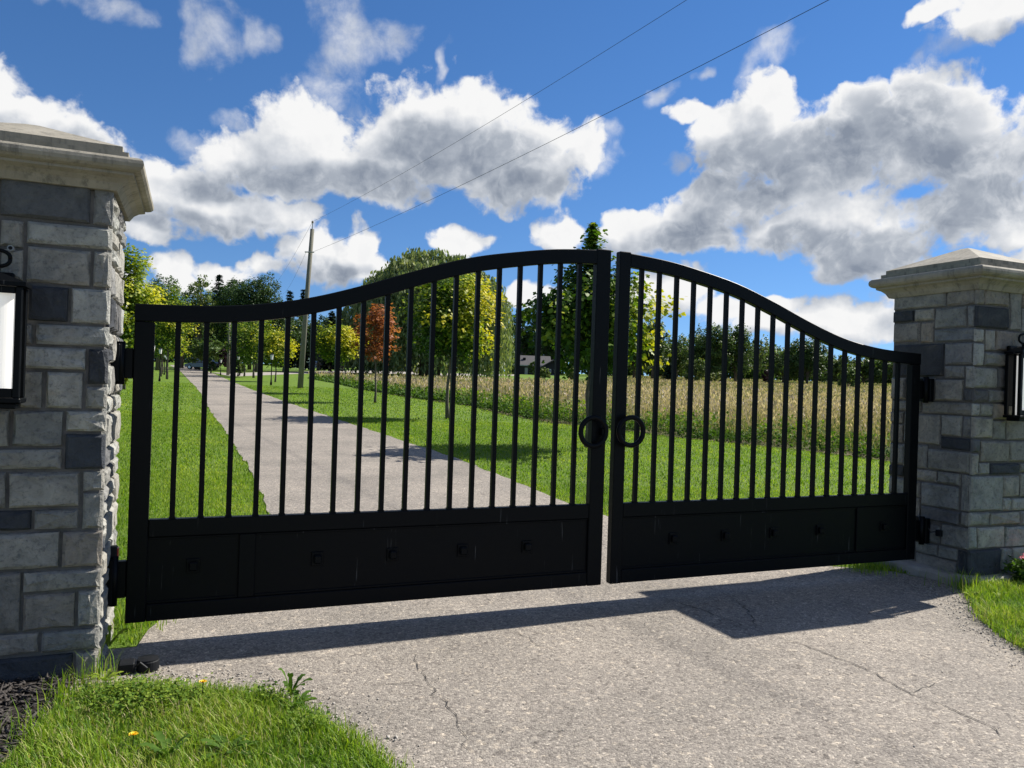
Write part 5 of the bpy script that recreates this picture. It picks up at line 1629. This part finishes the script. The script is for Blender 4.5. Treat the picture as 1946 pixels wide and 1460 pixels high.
def octa(P, S, name, mat, label, cat):
    """small irregular stones or chips: 8 triangles each; S (n,3)"""
    n = len(P)
    base = np.array([(1, 0, 0), (-1, 0, 0), (0, 1, 0), (0, -1, 0), (0, 0, 1), (0, 0, -0.6)], float)
    a = RNG.uniform(0, 2 * PI, n)
    V = base[None] * S[:, None, :] * RNG.uniform(0.7, 1.25, (n, 6, 1))
    tl = RNG.normal(0, 0.35, (n, 2))
    V[:, :, 2] += V[:, :, 0] * tl[:, :1] + V[:, :, 1] * tl[:, 1:]
    c, s = np.cos(a)[:, None], np.sin(a)[:, None]
    X = V[:, :, 0] * c - V[:, :, 1] * s
    Y = V[:, :, 0] * s + V[:, :, 1] * c
    V = np.stack([X, Y, V[:, :, 2]], 2) + P[:, None, :]
    f = np.array([(0, 2, 4), (2, 1, 4), (1, 3, 4), (3, 0, 4), (2, 0, 5), (1, 2, 5), (3, 1, 5), (0, 3, 5)])
    F = (np.arange(n)[:, None, None] * 6 + f[None]).reshape(-1, 3)
    o = np_mesh(name, V.reshape(-1, 3), F, mat)
    tag(o, label, cat, kind='stuff')
    return o

def along(pts, n, spread):
    g = [np.array(p[:2]) for p in pts]
    ln = np.array([np.linalg.norm(b - a) for a, b in zip(g[:-1], g[1:])])
    i = RNG.choice(len(ln), n, p=ln / ln.sum())
    t = RNG.uniform(0, 1, n)[:, None]
    A, B = np.array(g)[i], np.array(g)[i + 1]
    return A + (B - A) * t + RNG.normal(0, spread, (n, 2))

R_EDGE = [G(*p) for p in [(1690, 1100), (1800, 1132), (1838, 1150), (1862, 1182), (1905, 1212), (1960, 1245), (2050, 1300), (2200, 1400)]]
L_EDGE = [G(*p) for p in [(200, 1288), (300, 1284), (420, 1292), (520, 1306), (585, 1335), (645, 1385), (700, 1425), (745, 1462), (900, 1600)]]
for pts, n, lb in ((R_EDGE, 1800, 'loose grey gravel along the right edge of the drive'), (L_EDGE, 900, 'loose grey gravel along the left grass corner')):
    P = along(pts, n, 0.09)
    r_ = np.clip(RNG.lognormal(-5.35, 0.42, n), 0.002, 0.011)
    octa(np.c_[P, r_ * 0.35 + 0.001], np.c_[r_, r_ * 0.8, r_ * 0.6], 'gravel', M['pebble'], lb, 'gravel')
n = 1500
P = np.c_[RNG.uniform(-3.0, 6.5, n), RNG.uniform(1.8, 6.0, n)]
ok = [(p[0] - G0.x) * NN.x + (p[1] - G0.y) * NN.y < 0.3 and (p[0] - G0.x) * U.x + (p[1] - G0.y) * U.y > 0.1 for p in P]
P = P[ok]
r_ = np.clip(RNG.lognormal(-5.75, 0.35, len(P)), 0.0015, 0.006)
octa(np.c_[P, r_ * 0.3 + 0.001], np.c_[r_, r_ * 0.8, r_ * 0.6], 'gravel', M['pebble'], 'loose stone grains scattered over the drive', 'gravel')

def ground_fixture():
    p = G(272, 1274)
    r = thing('ground_spotlight', 'small black round fixture with a box lying on the asphalt by the left pillar', 'fixture', p, YAW)
    MB().lathe([(0.046, 0), (0.050, 0.004), (0.050, 0.046), (0.047, 0.050), (0.047, 0.056), (0.020, 0.060)], 24, (0.02, 0)).build('round_housing', M['plastic'], r)
    MB().box(-0.105, -0.035, -0.04, 0.035, 0.0, 0.052, 0.006).build('junction_box', M['plastic'], r)
    MB().tube([(-0.03, -0.02, 0.03), (-0.01, -0.05, 0.055), (0.02, -0.06, 0.03)], 0.004, 6).build('cable', M['wire'], r)
ground_fixture()

# ------------------------------------------------------------------ mulch bed and grass corners
MULCH = [G(*p) for p in [(150, 1296), (118, 1322), (98, 1350), (66, 1392), (18, 1440), (-60, 1520), (-500, 1700), (-700, 1350), (-420, 1300), (-60, 1302)]]
mul = sheet('mulch_bed', MULCH, 0.016, M['soil'])
PL = np.c_[RNG.uniform(-3.4, -1.4, 9000), RNG.uniform(1.6, 3.6, 9000)]
PL = PL[in_poly(PL, [tuple(p[:2]) for p in MULCH])]
n = len(PL)
octa(np.c_[PL, RNG.uniform(0.018, 0.032, n)], np.c_[RNG.uniform(0.010, 0.040, n), RNG.uniform(0.004, 0.010, n), RNG.uniform(0.003, 0.006, n)], 'mulch', M['chip'], 'dark shredded bark mulch at the foot of the left pillar', 'mulch')

LV = [G(*p) for p in [(118, 1330), (150, 1314), (215, 1306), (300, 1307), (420, 1312), (520, 1324), (585, 1348), (645, 1392), (700, 1424), (745, 1461), (900, 1620), (1000, 1800), (-300, 1800), (-60, 1520), (18, 1440), (66, 1392), (98, 1350)]]
RV = [G(*p) for p in [(1820, 1112), (1842, 1140), (1862, 1180), (1905, 1212), (1960, 1245), (2050, 1300), (2200, 1400), (2700, 1700)]] + [sn(13, -5.0), sn(14, 1.0), sn(6.6, 1.0), sn(6.6, -0.36), sn(5.8, -0.36)]

def verge(name, poly, seed, box, n, label, hmin, hmax, straw):
    o = sheet(name, rough_edge(poly + [poly[0]], 0.08, 0.012, seed)[:-1], 0.005, M['lawn'])
    pp = [tuple(p[:2]) for p in poly]
    P = np.c_[RNG.uniform(box[0], box[1], n), RNG.uniform(box[2], box[3], n)]
    # tufts
    nt = n // 9
    tc_ = np.c_[RNG.uniform(box[0], box[1], nt), RNG.uniform(box[2], box[3], nt)]
    P2 = tc_[RNG.integers(0, nt, n)] + RNG.normal(0, 0.018, (n, 2))
    P = np.concatenate([P[: n // 3], P2[: n * 2 // 3]])
    P = P[in_poly(P, pp)]
    P = P + RNG.normal(0, 0.022, P.shape)          # the turf creeps over its own edge
    n = len(P)
    ph = np.sin(P[:, 0] * 5.1 + 1.7 * np.sin(P[:, 1] * 4.3)) * np.cos(P[:, 1] * 5.9 + np.sin(P[:, 0] * 3.7))
    h = (hmin + (hmax - hmin) * RNG.beta(1.6, 2.6, n)) * (1 + 0.35 * ph)
    tint = np.clip(0.40 + 0.20 * ph + RNG.normal(0, 0.16, n), 0, 0.8)
    k = RNG.uniform(0, 1, n) < straw * (1 + 0.8 * np.sin(P[:, 0] * 3.3 + P[:, 1] * 2.1))
    tint[k] = RNG.uniform(0.8, 1.0, k.sum())
    b = blades('verge_grass', P, h, RNG.uniform(0.0024, 0.0052, n), 1.15, M['grass'], tint, z0=np.full(n, 0.012))
    tag(b, label, 'grass', kind='stuff')

verge('grass_corner', LV, 5, (-2.6, 0.2, 1.5, 3.6), 110000, 'long bright grass on the corner beside the left pillar', 0.018, 0.085, 0.15)
verge('grass_corner', RV, 6, (1.9, 5.6, 2.3, 6.3), 210000, 'long bright grass on the corner below the right pillar', 0.02, 0.095, 0.06)
# grass tufts against the footing, the left pillar and behind the footing
for (px, py, n, sp, hh) in ((190, 1292, 40, 0.035, 0.17), (110, 1335, 40, 0.04, 0.13), (150, 1310, 40, 0.04, 0.10), (60, 1400, 50, 0.06, 0.15), (1850, 1120, 200, 0.12, 0.14), (1640, 1083, 220, 0.10, 0.10), (1665, 1082, 120, 0.08, 0.08), (225, 1180, 200, 0.10, 0.13), (262, 1185, 140, 0.09, 0.09), (1900, 1100, 150, 0.15, 0.12)):
    c = G(px, py)
    P = np.array(c[:2])[None] + RNG.normal(0, sp, (n, 2))
    o = blades('grass_tuft', P, hh * RNG.uniform(0.5, 1.2, n), RNG.uniform(0.003, 0.006, n), 0.6, M['grass'], np.clip(RNG.normal(0.45, 0.2, n), 0, 0.9), z0=np.full(n, 0.006))
    tag(o, 'tuft of taller grass at the foot of the gate masonry', 'grass', kind='stuff')

def rosette(name, label, px, py, n, ln, seed, tint, upright=0.45, z=0.012, cat='weed', flower=None):
    c = G(px, py)
    c.z = z
    root = thing(name, label, cat, c)
    rr = np.random.default_rng(seed)
    V, F, T = [], [], []
    for k in range(n):
        a = k * 2.399 + rr.uniform(-.3, .3)
        l = ln * rr.uniform(0.6, 1.1)
        up = upright * rr.uniform(0.5, 1.6)
        d = np.array([math.cos(a), math.sin(a), 0]); s = np.array([-math.sin(a), math.cos(a), 0])
        b = len(V)
        prof = [(0, .05), (.25, .16), (.45, .12), (.55, .24), (.72, .17), (.82, .25), (1.0, .03)]
        for t, w in prof:
            p = d * l * t * (1 - .25 * up) + np.array([0, 0, l * up * (t - 0.55 * t * t)])
            w *= 0.62
            V += [p - s * w * l * .8 + [0, 0, .02 * l], p + [0, 0, -.01 * l], p + s * w * l * .8 + [0, 0, .02 * l]]
        for i in range(len(prof) - 1):
            q = b + i * 3
            F += [(q, q + 1, q + 4, q + 3), (q + 1, q + 2, q + 5, q + 4)]
            T += [tint + rr.uniform(-.1, .1)] * 2
    np_mesh('leaves', np.array(V), np.array(F), M['weed'], root, np.clip(T, 0, 1), True)
    if flower:
        h = flower
        MB().tube([(0, 0, 0), (0.006, 0.004, h * .6), (0.004, 0.008, h)], 0.0022, 6).build('stem', M['weed'], root)
        fl = MB()
        for k in range(22):
            a = k * 2.399
            r0 = 0.018 * math.sqrt((k + 1) / 22)
            d = Vector((math.cos(a), math.sin(a), 0)); s = Vector((-d.y, d.x, 0))
            p0 = Vector((0.004, 0.008, h))
            fl.add([p0 + s * .002, p0 - s * .002, p0 + d * r0 - s * .004 + Vector((0, 0, .012 - r0 * .3)), p0 + d * r0 + s * .004 + Vector((0, 0, .012 - r0 * .3))], [(0, 1, 2, 3)])
        fl.build('flower_head', M['petal'], root)
    return root

rosette('dandelion', 'yellow dandelion amid the clover, the farther of the two yellow flowers', 381, 1342, 9, 0.09, 1, 0.55, 0.4, flower=0.085)
rosette('dandelion', 'yellow dandelion at the bottom picture edge, the nearer of the two', 248, 1442, 9, 0.08, 2, 0.5, 0.4, flower=0.07)
rosette('broadleaf_weed', 'dark toothed broadleaf weed at the bottom middle of the left grass corner', 430, 1440, 16, 0.13, 3, 0.30, 0.7)
rosette('broadleaf_weed', 'broadleaf weed with upright leaves at the lower left of the dark weed', 320, 1448, 8, 0.14, 4, 0.3, 0.9)
rosette('broadleaf_weed', 'leafy weed on the drive side of the left grass corner', 560, 1350, 12, 0.11, 5, 0.45, 0.6)
rosette('broadleaf_weed', 'yellow-green weed beside the mulch at the pillar foot', 200, 1300, 10, 0.10, 6, 0.85, 0.8)
rosette('broadleaf_weed', 'pale grey-green weed near the mulch bed edge', 150, 1362, 12, 0.09, 7, 0.6, 0.4)
rosette('broadleaf_weed', 'tall narrow weed at the asphalt edge of the left grass corner', 552, 1330, 6, 0.13, 8, 0.3, 1.5)
rosette('broadleaf_weed', 'glowing yellow-green weed climbing the lit inner face of the left pillar', 207, 1235, 7, 0.13, 9, 0.98, 1.9, cat='weed')
rosette('broadleaf_weed', 'bright weed leaf in the shaded grass at the right pillar, nearer the drive', 1852, 1146, 5, 0.10, 10, 0.95, 1.3)
rosette('broadleaf_weed', 'bright single weed leaf right of its neighbour in the grass below the right pillar', 1900, 1148, 4, 0.10, 11, 0.95, 1.6)

def clover():
    P, T = [], []
    for (px, py, sx, n) in ((285, 1345, 0.11, 1300), (245, 1335, 0.07, 500), (330, 1345, 0.05, 250), (520, 1340, 0.06, 200), (600, 1390, 0.06, 150)):
        c = np.array(G(px, py)[:2])
        P.append(np.c_[c[None] + RNG.normal(0, sx, (n, 2)) * [1.2, .7], RNG.uniform(0.03, 0.085, n)])
        T.append(np.clip(RNG.normal(0.65, 0.15, n), 0, 1))
    P, T = np.concatenate(P), np.concatenate(T)
    ok = in_poly(P[:, :2], [tuple(p[:2]) for p in LV])
    P, T = P[ok], T[ok]
    o = leaf_cloud('clover', P, RNG.uniform(0.009, 0.019, len(P)), T, M['weed'], 'clump', None, 1.2)
    tag(o, 'small-leaved clover spreading through the left grass corner', 'clover', kind='stuff')
clover()

def flowers():
    c = sn(on_n(1960, 1095, -0.55)[0], -0.55)
    root = thing('flowering_plant', 'low bedding plant with pink-red blooms at the foot of the right pillar', 'flower', c)
    n = 700
    P = np.c_[RNG.normal(0, 0.075, (n, 2)), RNG.uniform(0.02, 0.19, n)]
    leaf_cloud('foliage', P, RNG.uniform(0.03, 0.055, n), np.clip(RNG.normal(.3, .15, n), 0, 1), M['weed'], 'quad', root, 0.4)
    for (x, y, z) in ((-0.07, -0.05, 0.225), (0.03, -0.02, 0.21), (0.09, -0.05, 0.22), (0.03, 0.06, 0.23)):
        fl = MB()
        for k in range(26):
            a = k * 2.399
            r0 = 0.05 * math.sqrt((k + 1) / 26)
            d = Vector((math.cos(a), math.sin(a), 0)); s = Vector((-d.y, d.x, 0))
            p0 = Vector((x, y, z)) + d * r0 * .5
            fl.add([p0, p0 + d * .02 - s * .016 + Vector((0, 0, .022 - r0 * .35)), p0 + d * .032 + Vector((0, 0, .012 - r0 * .35)), p0 + d * .02 + s * .016 + Vector((0, 0, .022 - r0 * .35))], [(0, 1, 2, 3)])
        fl.build('bloom', M['pink'], root)
flowers()
